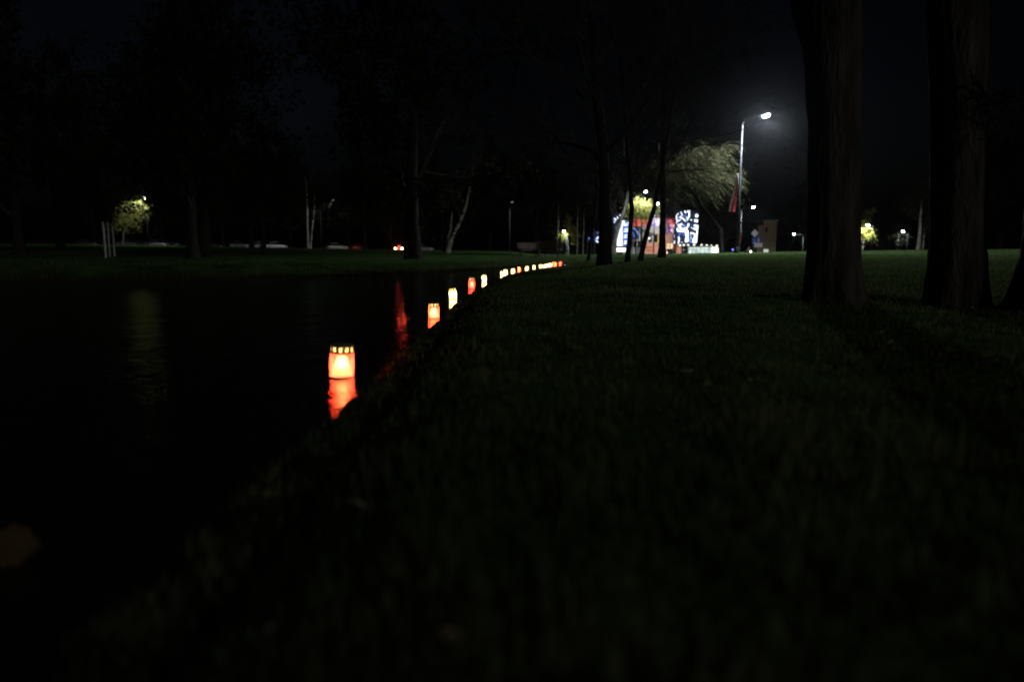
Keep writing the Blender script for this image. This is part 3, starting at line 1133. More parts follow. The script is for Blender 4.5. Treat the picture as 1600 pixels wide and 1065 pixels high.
# ------------------------------------------------------------------ street lamps
def lamp_post(label, foot, h, arm, head_dz, r, energy, mat, spot=176, color=(.86, .94, 1.0), head=(.62, .26), cutoff=False, metal='steel'):
    """foot: ground point; arm: signed reach in x (and y)."""
    o = thing('street_lamp', label, 'street lamp', foot, 0, 'street lamps')
    ax, ay = arm
    mb = MB()
    top = h - head_dz
    mb.tube([(0, 0, -.2), (0, 0, h * .3), (0, 0, top)], [r * 1.25, r * 1.1, r * .75], 12)
    mb.lathe([(r * 1.9, 0), (r * 1.9, .35), (r * 1.3, .42)], 12)
    mb.build('pole', M[metal], o, True)
    am = MB()
    pts = []
    for i in range(9):
        t = i / 8
        pts.append((ax * (1 - math.cos(t * math.pi / 2)) * .35 + ax * .6 * t * t, ay * t, top + head_dz * math.sin(t * math.pi / 2)))
    am.tube(pts, [r * .7] * 4 + [r * .55] * 5, 8)
    am.build('arm', M[metal], o, True)
    hx, hy, hz = pts[-1]
    sg = 1 if ax >= 0 else -1
    hd = MB()
    L, W = head
    hd.box((hx + sg * L * .45, hy, hz + .02), (L, W, .09), taper=.8)
    if not cutoff:
        hd.v = [(v[0], v[1], v[2] + (v[0] - hx) * sg * .22) for v in hd.v]
    hb = hd.build('lamp_head', M['dark_metal'], o)
    ln = MB()
    if cutoff:
        ln.lathe([(.0, -.029), (W * .40, -.029), (W * .42, -.026)], 12, (hx + sg * L * .5, hy, hz))
    else:
        ln.lathe([(.0, -.027 - W * .40), (W * .22, -.027 - W * .37), (W * .37, -.027 - W * .22), (W * .42, -.027)], 14, (hx + sg * L * .5, hy, hz))
    for i in range(len(ln.v)):
        v = Vector(ln.v[i])
        v.x = hx + sg * L * .5 + (v.x - hx - sg * L * .5) * (L / W) * .95
        if not cutoff:
            v.z += (v.x - hx) * sg * .22
        ln.v[i] = v
    ln.build('lens', M[mat], hb, True)
    light('lamp_light', 'SPOT', energy, color, o, (hx + sg * L * .5, hy, hz - .12 - W * .3), .10, 160 if cutoff else spot)
    return o


def foot_at(px, depth, py=395):
    p = at(px, py, depth)
    return Vector((p.x, p.y, gz(p.x, p.y)))


def lamp_px(label, pole_px, head_px, head_py, depth, energy, mat='led_far', head=(.7, .4), spot=176, dy=0.0, r=.075, hdz=.5, color=(.86, .94, 1.0), cutoff=False, metal='steel'):
    f = foot_at(pole_px, depth)
    hp = at(head_px, head_py, depth)
    sg = 1 if hp.x >= f.x else -1
    reach = (hp.x - f.x) - sg * head[0] * .5
    return lamp_post(label, f, hp.z - f.z + .05, (reach / .95, dy), hdz, r, energy, mat, spot, color, head, cutoff, metal)


lampA = lamp_px('tall street lamp with a curved arm and hanging flag, brightest in view', 1151, 1197, 182, 45, 10500, 'led_cool', head=(.56, .36), r=.08, hdz=.55, metal='pole_dark')
lamp_px('second street lamp showing just below and beside the tall one', 1155.5, 1177, 324, 132, 3000, head=(.60, .5), r=.12)
lamp_px('street lamp between two leaning trunks above the hall', 1021, 1028, 318, 128, 2500, head=(.58, .5), r=.1)
lamp_px('lamp buried in the top of the yellow weeping tree', 993, 994, 303.0, 97.4, 5500, head=(.6, .35), r=.08, metal='black_paint', dy=-3.8)
lamp_px('small far lamp above the end of the candle row', 885, 881, 362, 139, 1200, head=(.6, .45), r=.08)
lamp_px('lamp above the yellow leafed tree by the thick trunk', 1361, 1356, 352, 116, 2600, head=(.60, .5), r=.1, metal='black_paint')
lamp_px('small far lamp above the dim bush-like tree', 1416, 1411, 362, 148, 1200, head=(.58, .5), r=.1, metal='black_paint')
lamp_px('lamp hidden among the leaves of the yellow birch', 233.5, 241, 310, 117.6, 2600, head=(.6, .35), r=.07, mat='led_dim', cutoff=True, metal='black_paint', dy=-3.2)
lamp_px('lamp half hidden in twigs above the parked light cars', 503, 526, 314.5, 121, 900, head=(.6, .3), r=.07, mat='led_dim', cutoff=True, metal='black_paint', dy=-2.5)
lamp_px('shielded dark lamp post standing on the lit strip of far bank', 796.5, 800.5, 318, 106, 1400, head=(.6, .3), r=.07, mat='led_dim', cutoff=True, metal='black_paint', dy=-2.6)
lampF = lamp_px('far lamp on a long horizontal arm with a row of small lights', 1254, 1240.5, 366, 146, 900, head=(.55, .45), r=.08, hdz=.12)
for i in range(6):
    mb = MB()
    mb.lathe([(0, -.07), (.06, -.035), (.07, 0), (.06, .035), (0, .07)], 8)
    p = at(1244.5 + i * 1.55, 366.6, 145.7)
    mb.build('small_light', emission('arm_light', (.8, .95, .9), .35) if i == 0 else bpy.data.materials['arm_light'], lampF, True, loc=p - lampF.location)


# flags on the lamp posts
def hanging_flag(label, top, h, w, folds, tilt, staff, depth):
    o = thing('flag', label, 'flag', top, 0, 'flags on the lamp posts')
    nx_, nz_ = 22, 16
    bands = (MB(), MB(), MB())
    def pt(i, j):
        u, v = i / nx_, j / nz_
        x = -(w * (.10 + .90 * v ** .8)) * u - tilt * v * 0
        y = math.sin(u * math.pi * folds + v * 1.3) * w * .07 * (.3 + v)
        return Vector((x + .04 * math.sin(v * 5), y, -h * v * (1 - .05 * u)))
    for i in range(nx_):
        k = 0 if i < 13 else (1 if i < 18 else 2)
        for j in range(nz_):
            bands[k].quad(pt(i, j), pt(i + 1, j), pt(i + 1, j + 1), pt(i, j + 1))
    for k, nme in enumerate(('red_stripe', 'white_stripe', 'red_stripe')):
        c = bands[k].build(nme, M['flag_white' if k == 1 else 'flag_red'], o, True)
        sm = c.modifiers.new('cloth', 'SOLIDIFY')
        sm.thickness = .012
    st = MB()
    st.tube(staff, .022, 6)
    st.build('staff', M['steel'], o, True)
    return o


tp = at(1152.5, 272, 44.85)
hanging_flag('drooping red and white striped flag on the tall street lamp', tp, 2.45, .50, 3.0, .2, [(.12, 0, -1.3), (.03, 0, .05)], 45)
tp = at(1159.5, 360, 131.7)
hanging_flag('small drooping flag on the second street lamp', tp, 2.2, .5, 2.6, .2, [(-.45, 0, -2.0), (0, 0, .05)], 132)

# ------------------------------------------------------------------ the lit hall
BD = 140.0
hall_base = base(1020, BD, 0)
hall_z = hall_base.z
hall = thing('event_hall', 'hall with red and white projections above orange walls, seen through the trees', 'building', (0, BD, hall_z))


def bx(px):
    return at(px, 380, BD).x


def bz(py):
    return at(1000, py, BD).z - hall_z


def rect(name, x0, x1, y0, y1, mat, off=0.0, thick=.25, parent=None):
    """A slab facing the lawn; off is how far it stands in front of the main wall."""
    mb = MB()
    a, b_, z0, z1 = bx(x0), bx(x1), bz(y1), bz(y0)
    mb.box(((a + b_) / 2, -off, (z0 + z1) / 2), (b_ - a, thick, z1 - z0))
    return mb.build(name, mat, parent or hall)


def projection_material(name, c1, c2, c3, s, scale, seed):  # projected light put in as the slab's own glow
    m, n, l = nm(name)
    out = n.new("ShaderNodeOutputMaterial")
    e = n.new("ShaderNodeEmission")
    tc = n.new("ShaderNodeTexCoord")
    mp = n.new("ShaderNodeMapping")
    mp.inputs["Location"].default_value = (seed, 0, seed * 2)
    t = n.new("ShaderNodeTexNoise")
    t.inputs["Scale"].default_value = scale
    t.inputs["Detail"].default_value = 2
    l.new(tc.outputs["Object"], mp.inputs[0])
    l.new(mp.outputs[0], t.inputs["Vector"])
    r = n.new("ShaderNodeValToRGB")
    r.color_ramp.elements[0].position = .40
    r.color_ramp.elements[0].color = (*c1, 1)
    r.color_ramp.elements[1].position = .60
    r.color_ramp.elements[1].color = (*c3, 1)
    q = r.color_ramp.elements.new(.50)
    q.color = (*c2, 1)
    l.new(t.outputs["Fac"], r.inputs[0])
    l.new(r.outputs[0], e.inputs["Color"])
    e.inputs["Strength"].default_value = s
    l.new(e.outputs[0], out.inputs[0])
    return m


HM = {
    'wall': principled('hall_wall', (.30, .29, .29), .8, var=.15),
    'red': projection_material('red_projection', (.70, .09, .08), (.95, .18, .17), (1.0, .32, .30), 1.05, .5, 2),
    'violet': projection_material('violet_projection', (.30, .22, .85), (.90, .70, 1.0), (1, .92, 1), 1.2, .7, 6),
    'pink': projection_material('pink_projection', (.10, .05, .22), (.9, .35, .45), (1, .8, .85), .9, 1.3, 9),
    'dred': projection_material('dark_red_projection', (.12, .01, .01), (.55, .03, .04), (.9, .25, .25), .7, 1.1, 13),
    'warm': emission('warm_window', (1.0, .70, .40), 1.1, .5, 1.2),
    'cool': emission('cool_window', (.74, .90, .86), 1.0, .4, .8),
    'white': emission('white_canopy_light', (1.0, .97, .84), 2.2, .15, 1.5),
    'dim': emission('dim_window', (.55, .62, .58), .22, .4, .9),
    'tube': emission('light_tube', (.80, .88, 1.0), 3.0),
    'tube_blue': emission('blue_light_tube', (.16, .30, 1.0), 1.2),
    'navy': principled('navy_panel', (.012, .02, .07), .6, var=.3),
    'violet_bar': emission('violet_bar', (.30, .20, .62), .55),
    'yellow': principled('yellow_column', (.65, .45, .12), .7, var=.1),
    'redcol': principled('red_column', (.40, .03, .03), .6, var=.1),
    'pale': principled('pale_fascia', (.60, .58, .57), .7, var=.1),
}
# body behind everything
mb = MB()
a0, a1 = bx(984), bx(1056)
mb.box(((a0 + a1) / 2, 5.2, bz(343) / 2 - .1), (a1 - a0, 9.6, bz(343) + .6))
mb.build('wall', HM['wall'], hall)
mb = MB()
mb.box(((a0 + a1) / 2, 4.9, bz(341.5) + .12), (a1 - a0 + .6, 10.6, .3))
mb.build('roof', M['dark_metal'], hall)
rect('red_projection', 984.5, 1013, 342.5, 353, HM['red'], .35)  # projected colours on the wall, built as self-glowing slabs
rect('violet_projection', 1013.6, 1038, 341, 355, HM['violet'], .45)
rect('dark_red_projection', 1041.5, 1053.5, 341, 350.5, HM['dred'], .4)
rect('pink_projection', 1041.5, 1055, 351, 365.5, HM['pink'], .42)
rect('violet_bar', 1020, 1037, 335.6, 336.8, HM['violet_bar'], -.2)
rect('bar_post', 1020.5, 1021.2, 337, 341.3, M['dark_metal'], -.2)
rect('bar_post', 1035.8, 1036.5, 337, 341.3, M['dark_metal'], -.2)
# curved pale fascia below the projections
mb = MB()
N = 18
for i in range(N):
    for (f0, f1) in ((i / N, (i + 1) / N),):
        xa, xb = bx(996 + 42 * f0), bx(996 + 42 * f1)
        za, zb = bz(354 + 13 * math.sin(f0 * 1.57)), bz(354 + 13 * math.sin(f1 * 1.57))
        zt = bz(353.6)
        ya, yb = -.5 - 1.2 * math.sin(f0 * 3.1), -.5 - 1.2 * math.sin(f1 * 3.1)
        mb.quad((xa, ya + .3, za), (xb, yb + .3, zb), (xb, yb, zt), (xa, ya, zt))
        mb.quad((xa, .1, za), (xb, .1, zb), (xb, yb + .3, zb), (xa, ya + .3, za))
        mb.quad((xa, ya, zt), (xb, yb, zt), (xb, .1, zt), (xa, .1, zt))
mb.build('fascia', HM['pale'], hall)
rect('panel', 989, 1002.5, 366, 376, HM['pale'], .3)
rect('window', 985, 1003, 376.6, 386, M['glass_dark'], .28)
for x in (988.5, 994.5, 1000.5):
    rect('mullion', x, x + .7, 376.6, 386, M['grey_paint'], .38, .12)
rect('window', 985, 1003.2, 387, 398, HM['dim'], .28)
for x in (990, 996.5):
    rect('mullion', x, x + .7, 387, 398, M['grey_paint'], .38, .12)
rect('orange_wall', 1004, 1030, 379, 399, M['orange'], .3)
for x in (1013, 1021.5):
    rect('window', x, x + 5, 367, 378, M['glass_dark'], .25)
rect('orange_wall', 1004, 1031.5, 366, 378.7, HM['pale'], .12, .1)
rect('yellow_column', 1026.5, 1031, 365, 380, HM['yellow'], .5, .5)
rect('stair_rail', 1008, 1022, 386, 387, HM['redcol'], .6, .12)
rect('stair_rail', 1010, 1024, 391, 392, HM['redcol'], .6, .12)
rect('orange_wall', 1038.5, 1064.5, 379, 399, M['orange'], .28)
rect('fascia_beam', 1038.5, 1056, 366, 378.6, M['orange'], .2)
rect('window', 1041, 1052, 380.5, 388.5, HM['warm'], .5, .12)
rect('doorway', 1041.5, 1050.5, 389, 399, M['glass_dark'], .5, .12)
rect('window_bar', 1046, 1046.8, 380.5, 388.5, M['dark_metal'], .6, .08)
rect('red_column', 1053.2, 1055.2, 381, 399, HM['redcol'], .7, .3)
for x, e in ((1006, 90), (1022, 130), (1045, 160), (1060, 130)):
    light('added_flood', 'POINT', e * .6, (1.0, .76, .60), hall, (bx(x), -2.6, .5), .15)  # unseen lamps added to brighten the orange walls
light('added_flood', 'POINT', 90, (1.0, .92, .85), hall, (bx(1018), -3.0, bz(372)), .15)  # unseen lamp added in front of the upper wall

# light panels: navy boards carrying bright tubes
def light_panel(label, x0, x1, y0, y1, depth_off, strokes, name='light_panel'):
    o = thing(name, label, 'light display', (bx((x0 + x1) / 2), BD - depth_off, hall_z), 0, 'boards of glowing tubes on the hall')
    cx = bx((x0 + x1) / 2)
    mb = MB()
    mb.box((0, 0, (bz(y0) + bz(y1)) / 2), (bx(x1) - bx(x0), .3, bz(y0) - bz(y1)))
    mb.build('board', HM['navy'], o)
    for x in (x0 + .8, x1 - .8):
        lm = MB()
        lm.box((bx(x) - cx, .25, bz(y1) / 2), (.14, .14, bz(y1) + .02 if bz(y1) > .3 else .3))
        lm.build('post', M['dark_metal'], o)
    for k, (kind, r, pts) in enumerate(strokes):
        tb = MB()
        P = [Vector((bx(x) - cx, -.2 - r, bz(y))) for x, y in pts]
        # round the corners
        Q = [P[0]]
        for a, c in zip(P, P[1:]):
            Q += [a.lerp(c, .3), a.lerp(c, .7)]
        Q.append(P[-1])
        tb.tube(Q, r * .85, 6)
        tb.build('light_tube', HM['tube' if kind == 'w' else 'tube_blue'], o, True)
    return o


def zz(pts):      # traced on the tower board
    return [(1040 + x / 11.83, 320 + y / 11.83) for x, y in pts]


T1 = [('w', .07, zz([(190, 170), (160, 190), (150, 240), (170, 300), (160, 350)])), ('w', .07, zz([(235, 140), (245, 175), (265, 205)])),
      ('w', .14, zz([(300, 125), (320, 155)])), ('w', .12, zz([(350, 120), (380, 150), (390, 200), (370, 250), (350, 272)])), ('w', .09, zz([(400, 112), (380, 135)])),
      ('w', .10, zz([(215, 220), (240, 250), (280, 260), (320, 312)])), ('w', .08, zz([(180, 310), (230, 280)])), ('w', .08, zz([(260, 345), (230, 380), (262, 372)])),
      ('w', .16, zz([(190, 370), (230, 430), (270, 460), (320, 440), (370, 415), (375, 350)])), ('w', .15, zz([(200, 470), (250, 500), (310, 490), (345, 455)])),
      ('w', .17, zz([(325, 490), (340, 560), (352, 620), (332, 650), (345, 690)])), ('w', .16, zz([(360, 470), (366, 600), (370, 685)])),
      ('w', .12, zz([(175, 430), (178, 470), (190, 500)])), ('b', .10, zz([(200, 520), (235, 530), (225, 560), (205, 560)])),
      ('w', .11, zz([(205, 590), (214, 650), (200, 715)])), ('b', .09, zz([(260, 350), (300, 400), (330, 380)])), ('b', .08, zz([(210, 220), (205, 260), (230, 300)])),
      ('b', .08, zz([(250, 470), (300, 440)])), ('b', .08, zz([(280, 200), (300, 230), (330, 220)])), ('b', .08, zz([(195, 620), (230, 600), (240, 640)]))]
rs_ = random.Random(5)
def sparkle(x0, x1, y0, y1, n):
    out = []
    for _ in range(n):
        x, y = rs_.uniform(x0, x1), rs_.uniform(y0, y1)
        out.append((rs_.choice('wwb'), rs_.uniform(.05, .10), [(x, y), (x + rs_.uniform(-1, 1), y + rs_.uniform(-1.2, 1.2)), (x + rs_.uniform(-1.4, 1.4), y + rs_.uniform(-1.6, 1.6))]))
    return out


T1 += sparkle(1054.5, 1071, 331, 379, 22)
light_panel('taller light tower with curling white tubes, left of the narrow one', 1052.5, 1073, 329, 381.5, 1.2, T1)
T0 = [('w', .13, zz([(140, 430), (152, 520), (140, 580), (152, 640), (132, 715)])), ('w', .10, zz([(165, 500), (160, 560), (150, 600)]))]
T2 = [('w', .30, zz([(505, 192), (535, 225)])), ('w', .28, zz([(488, 292), (540, 308)])), ('w', .15, zz([(480, 385), (520, 385), (542, 430), (505, 468), (482, 435)])),
      ('w', .13, zz([(548, 380), (542, 480), (536, 600), (530, 705)])), ('w', .14, zz([(420, 522), (490, 530), (512, 580), (482, 620), (470, 700)])),
      ('b', .18, zz([(425, 590), (402, 680), (455, 690)])), ('w', .10, zz([(418, 280), (440, 290)])), ('b', .14, zz([(470, 405), (500, 425)])), ('b', .12, zz([(415, 520), (405, 580)])),
      ('w', .14, zz([(500, 600), (490, 660), (510, 700)]))]
T2 += sparkle(1075.5, 1085.5, 345, 379, 9)
light_panel('narrow light tower with round white blobs, outermost on the hall', 1074.2, 1087, 330, 381.5, 1.0, T2)
light_panel('thin strip of white tubes before the pink projection', 1050, 1052.2, 355, 381.5, .9, T0)
rl = random.Random(6)
T3 = []
for i in range(13):
    y = 345.5 + i * 3.1
    x0 = 960.5 + (2.5 if i < 3 else 0)
    T3.append(('w', .10, [(x0, y + 1.4), (x0 + 2.6, y - .6 + rl.uniform(-.4, .4)), (x0 + 5.2, y + 1.2), (x0 + 8, y - .2 + rl.uniform(-.5, .5)), (x0 + 10, y + 1)]))
    T3.append(('w' if i % 3 else 'b', .085, [(972.5, y + 1.6), (975, y + .2), (977, y + 1.0), (979.5, y - .9), (981.8, y - .3)]))
    if i > 1 and i < 12:
        T3.append(('b', .075, [(973, y + 3.0), (976, y + 1.6), (979, y + 1.4), (981.5, y + .6)]))
for i in range(6):
    y = 351 + i * 5.6
    T3.append(('w', .085, [(962 + rl.uniform(0, 1), y), (964.5, y + 2.6), (967.5, y + 1.2), (966, y + 4.4), (963.5, y + 5)]))
light_panel('dense blue white board of wavy glowing tubes, widest on the hall', 957.8, 983, 342.5, 385.5, 1.6, T3)
T4 = [('w', .14, [(958, 338.5), (957.5, 342), (959, 345)]), ('w', .12, [(960.8, 340), (962.3, 342)]), ('w', .10, [(964.8, 336.6), (965.6, 337.6)]), ('w', .10, [(956.2, 348), (957.2, 347.6)]),
      ('b', .10, [(956, 341), (955.8, 346)])]
light_panel('small high board of short white tubes above the wavy one', 954.8, 967, 335, 350, 2.1, T4)
T5 = [('b', .11, [(984.6, 356), (988, 358.5), (991.5, 362.5), (994.6, 367.2)]), ('w', .08, [(986, 356.6), (990, 360), (993.6, 365)]), ('b', .05, [(985, 364), (987, 366.5), (988, 371)])]
light_panel('board with a single blue arc beside the red projection', 984, 995.4, 354.5, 374.5, 2.0, T5)
T6 = [('w', .12, [(931, 374), (932, 371), (935.5, 370)]), ('b', .14, [(933.5, 376), (934, 373.5), (936, 373)]), ('b', .10, [(931.5, 365), (934.5, 363), (936, 366)]), ('w', .08, [(929.5, 376.5), (933, 378.5)]),
      ('b', .10, [(929, 372), (928.5, 376)])]
light_panel('small dim blue board between the two black trunks', 926.5, 938, 361, 380, 1.4, T6)
T7 = [('b', .12, [(918.5, 372), (920, 374), (921.5, 376.5)]), ('w', .06, [(919.2, 373.4), (920.6, 375.6)])]
light_panel('tiny blue board at the far end of the hall', 916.5, 923.5, 370, 379, 1.1, T7)

# low bright canopy
can = thing('lit_canopy', 'low brilliant white canopy below the wavy light board', 'canopy', (bx(970), BD - 3.2, hall_z))
cx = bx(970)


def cpart(name, x0, x1, y0, y1, mat, y=0.0, dep=.4):
    mb = MB()
    mb.box(((bx(x0) + bx(x1)) / 2 - cx, y, (bz(y0) + bz(y1)) / 2), (bx(x1) - bx(x0), dep, bz(y0) - bz(y1)))
    return mb.build(name, mat, can)


cpart('light_box', 957, 974, 387.4, 393.2, HM['white'])
cpart('light_box', 975.2, 981, 387.4, 393.0, HM['white'])
cpart('roof', 956.4, 981.6, 386.6, 387.3, M['dark_metal'], dep=1.2)
for x in (957.4, 970, 976.5):
    cpart('leg', x, x + 2.2, 393.3, 399, HM['pale'], dep=.3)
bl = thing('ground_lantern', 'single white lantern low between the two black trunks', 'lantern', (bx(935), BD - 4, gz(bx(935), BD - 4)))
mb = MB()
mb.lathe([(.05, 0), (.05, .8), (.12, .82)], 10)
mb.build('post', M['dark_metal'], bl)
zt = at(935, 386, BD - 4).z - bl.location.z
mb = MB()
mb.tube([(0, 0, .7), (0, 0, zt - .4)], .06, 8)
mb.build('stem', M['dark_metal'], bl)
mb = MB()
mb.lathe([(0, -.42), (.28, -.34), (.36, 0), (.28, .30), (.12, .44), (0, .46)], 14, (0, 0, zt))
mb.build('globe', HM['white'], bl, True)

# glass pavilion
pv = thing('glass_pavilion', 'long low glass pavilion with a lit white end wall', 'building', (bx(1094), BD - 1.5, hall_z))
px0 = bx(1094)


def ppart(name, x0, x1, y0, y1, mat, y=0.0, dep=.2):
    mb = MB()
    mb.box(((bx(x0) + bx(x1)) / 2 - px0, y, (bz(y0) + bz(y1)) / 2), (bx(x1) - bx(x0), dep, bz(y0) - bz(y1)))
    return mb.build(name, mat, pv)


mb = MB()
mb.box((bx(1086) - px0, 3.2, bz(385.2) / 2), (bx(1109) - bx(1063), 5.8, bz(385.2)))
mb.build('wall', HM['wall'], pv)
mb = MB()
mb.box((bx(1086.5) - px0, 2.8, bz(384.4)), (bx(1110) - bx(1062.5), 7.0, .16))
mb.build('roof', M['dark_metal'], pv)
edges = [1063, 1068, 1073.2, 1079.3, 1085.5, 1091.5, 1098, 1104.3, 1108.6]
for i, (a, b_) in enumerate(zip(edges, edges[1:])):
    ppart('pane', a + .25, b_ - .25, 386, 399, M['glass_dark'] if i < 2 else HM['cool'], .15, .06)
for e in edges:
    ppart('mullion', e - .22, e + .22, 385.2, 399, M['dark_metal'] if e < 1072 else M['grey_paint'], .05, .16)
ppart('rail', 1063, 1108.6, 389.6, 390.0, M['grey_paint'], .0, .1)
mb = MB()
zt0, zt1, zb_ = bz(385.4), bz(387.4), bz(399)
xa, xb = bx(1109) - px0, bx(1123.8) - px0
for y in (0.0, 4.0):
    mb.quad((xa, y, zb_), (xb, y, zb_), (xb, y, zt1), (xa, y, zt0))
mb.quad((xb, 0, zb_), (xb, 4, zb_), (xb, 4, zt1), (xb, 0, zt1))
mb.quad((xa, 0, zt0), (xb, 0, zt1), (xb, 4, zt1), (xa, 4, zt0))
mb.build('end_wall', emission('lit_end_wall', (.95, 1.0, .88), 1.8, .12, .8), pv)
for x, y in ((1059, 383.2), (1065, 382.9), (1072, 382.8), (1081, 382.4), (1092.5, 382.8), (1100.5, 383.3), (1107.5, 384), (1116, 384.2), (1121.5, 385.6)):
    mb = MB()
    mb.lathe([(0, -.16), (.17, -.1), (.22, 0), (.17, .1), (0, .16)], 10)
    mb.build('roof_light', HM['white'], pv, True, loc=(bx(x) - px0, -.3, bz(y)))

# ------------------------------------------------------------------ plaster tower behind the signs
tw = thing('plaster_tower', 'dim brown plaster tower with one slot window behind the road signs', 'building', (at(1201, 390, 165).x, 165, -.5))


def tz(py):
    return at(1200, py, 165).z + .5


def tx(px):
    return at(px, 380, 165).x - tw.location.x


for nme, x0, x1, y0, dep, m in (('wall', 1192, 1212.5, 345.5, 5.0, M['brick']), ('wing', 1183.5, 1191.8, 352, 4.0, M['brick'])):
    mb = MB()
    mb.box(((tx(x0) + tx(x1)) / 2, dep / 2, tz(y0) / 2), (tx(x1) - tx(x0), dep, tz(y0)))
    mb.build(nme, m, tw)
mb = MB()
mb.box(((tx(1192) + tx(1212.5)) / 2, 2.5, tz(345.5) + .12), (tx(1212.5) - tx(1192) + .4, 5.4, .24))
mb.build('parapet', M['concrete'], tw)
mb = MB()
mb.box((tx(1196.5), -.02, (tz(355) + tz(363)) / 2), (.45, .12, tz(355) - tz(363)))
wnd = mb.build('window', M['glass_dark'], tw)
mb = MB()
mb.box((tx(1196.5), -.08, tz(363) - .06), (.65, .2, .1))
mb.build('sill', M['concrete'], wnd)

# ------------------------------------------------------------------ road signs and small lights by the street
SD = 100.0


def sign_root(name, label, px, depth):
    p = at(px, 395, depth)
    g = gz(p.x, p.y)
    return thing(name, label, 'road sign', (p.x, p.y, g), 0, 'road signs by the street'), g, p.x


def sx(px, x0, d=SD):
    return at(px, 380, d).x - x0


def sz(py, g, d=SD):
    return at(1180, py, d).z - g


o, g, x0 = sign_root('road_sign', 'pale diamond sign above a blue route board', 1178, SD)
mb = MB()
mb.tube([(0, .05, -.2), (0, .05, sz(359, g))], .05, 8)
mb.build('post', M['steel'], o, True)
mb = MB()
hw, zc_ = .55, sz(364.4, g)
pts = [(0, zc_ - hw), (hw, zc_), (0, zc_ + hw), (-hw, zc_)]
for yy_, rev in ((-.02, False), (.01, True)):
    q = [(x, yy_, z) for x, z in pts]
    mb.poly(q[::-1] if rev else q)
for i in range(4):
    (xa, za), (xb, zb) = pts[i], pts[(i + 1) % 4]
    mb.quad((xa, -.02, za), (xa, .01, za), (xb, .01, zb), (xb, -.02, zb))
mb.build('diamond_plate', M['sign_grey'], o)
mb = MB()
mb.box((sx(1181.5, x0), -.03, sz(375.6, g)), (sx(1188.5, x0) - sx(1174.8, x0), .04, sz(370.8, g) - sz(380, g)))
bp_ = mb.build('blue_plate', M['sign_blue'], o)
mb = MB()
mb.tube([(sx(1184.6, x0), -.07, sz(378.6, g)), (sx(1184.8, x0), -.07, sz(372.2, g))], .05, 4)
mb.build('white_arrow', M['white_paint'], bp_)
mb = MB()
mb.tube([(sx(1176, x0), -.07, sz(374.4, g)), (sx(1179.6, x0), -.07, sz(374.6, g)), (sx(1179.4, x0), -.07, sz(378.8, g)), (sx(1176.4, x0), -.07, sz(379, g))], .04, 4)
mb.build('white_arrow', M['white_paint'], bp_)
o, g, x0 = sign_root('road_sign', 'plain pale rectangular plate in front of the blue route board', 1184.5, SD - 2)
mb = MB()
for x in (1183.5, 1185.6):
    mb.tube([(sx(x, x0, SD - 2), .05, -.2), (sx(x, x0, SD - 2), .05, sz(381, g, SD - 2))], .04, 8)
mb.build('post', M['steel'], o, True)
mb = MB()
mb.box((0, 0, sz(382.9, g, SD - 2)), (1.15, .04, .60))
mb.build('plate', M['sign_grey'], o)
o, g, x0 = sign_root('road_sign', 'small triangular warning sign seen dimly at the edge of the lawn', 1169.8, SD + 6)
mb = MB()
mb.tube([(0, .05, -.2), (0, .05, sz(387, g, SD + 6))], .04, 8)
mb.build('post', M['steel'], o, True)
mb = MB()
zb = sz(392, g, SD + 6)
tri = [(-.40, zb), (.40, zb), (0, zb + .68)]
mb.poly([(x, -.03, z) for x, z in tri])
mb.poly([(x, .01, z) for x, z in tri][::-1])
for i in range(3):
    (xa, za), (xb, zb2) = tri[i], tri[(i + 1) % 3]
    mb.quad((xa, -.03, za), (xa, .01, za), (xb, .01, zb2), (xb, -.03, zb2))
mb.build('triangle_plate', principled('sign_dim', (.30, .28, .26), .5, var=.1), o)


def bollard_light(label, px, py, depth, r, mat):
    p = at(px, py, depth)
    g = gz(p.x, p.y)
    o = thing('bollard_light', label, 'bollard light', (p.x, p.y, g), 0, 'small lights along the street')
    mb = MB()
    h = max(.15, p.z - g)
    mb.lathe([(.07, -.1), (.07, h - r * .8), (.10, h - r * .7)], 10)
    mb.build('post', M['dark_metal'], o, True)
    mb = MB()
    mb.lathe([(0, -r), (r * .75, -r * .7), (r, 0), (r * .75, r * .7), (0, r)], 12, (0, 0, h))
    mb.build('globe', mat, o, True)
    return o


bollard_light('tiny violet blue light left of the tall lamp foot', 1145, 390.2, 95, .13, emission('violet_lamp', (.25, .18, 1.0), 2.6))
bollard_light('tiny warm white light under the triangular sign', 1173, 393.2, 92, .13, emission('warm_lamp', (1, .92, .78), 6))
# lit notice box
p = at(1196.8, 392, 92)
nb = thing('notice_box', 'small lit green and white notice box at the edge of the lawn', 'notice box', (p.x, p.y, gz(p.x, p.y)))
hb_ = p.z - nb.location.z
mb = MB()
mb.box((0, .1, hb_ / 2), (.10, .10, hb_))
mb.build('post', M['dark_metal'], nb)
mb = MB()
mb.box((0, 0, hb_ - .02), (.56, .2, .34))
mb.build('lit_face', emission('notice_white', (.72, .86, .80), .75), nb)
mb = MB()
mb.box((0, -.02, hb_ + .20), (.60, .24, .09))
mb.build('lit_header', emission('notice_green', (.30, .62, .18), .75), nb)


# ------------------------------------------------------------------ cars on the far road
def car_paint(name, c):
    return principled(name, c, .28, metal=.25, var=.05, spec=.5)


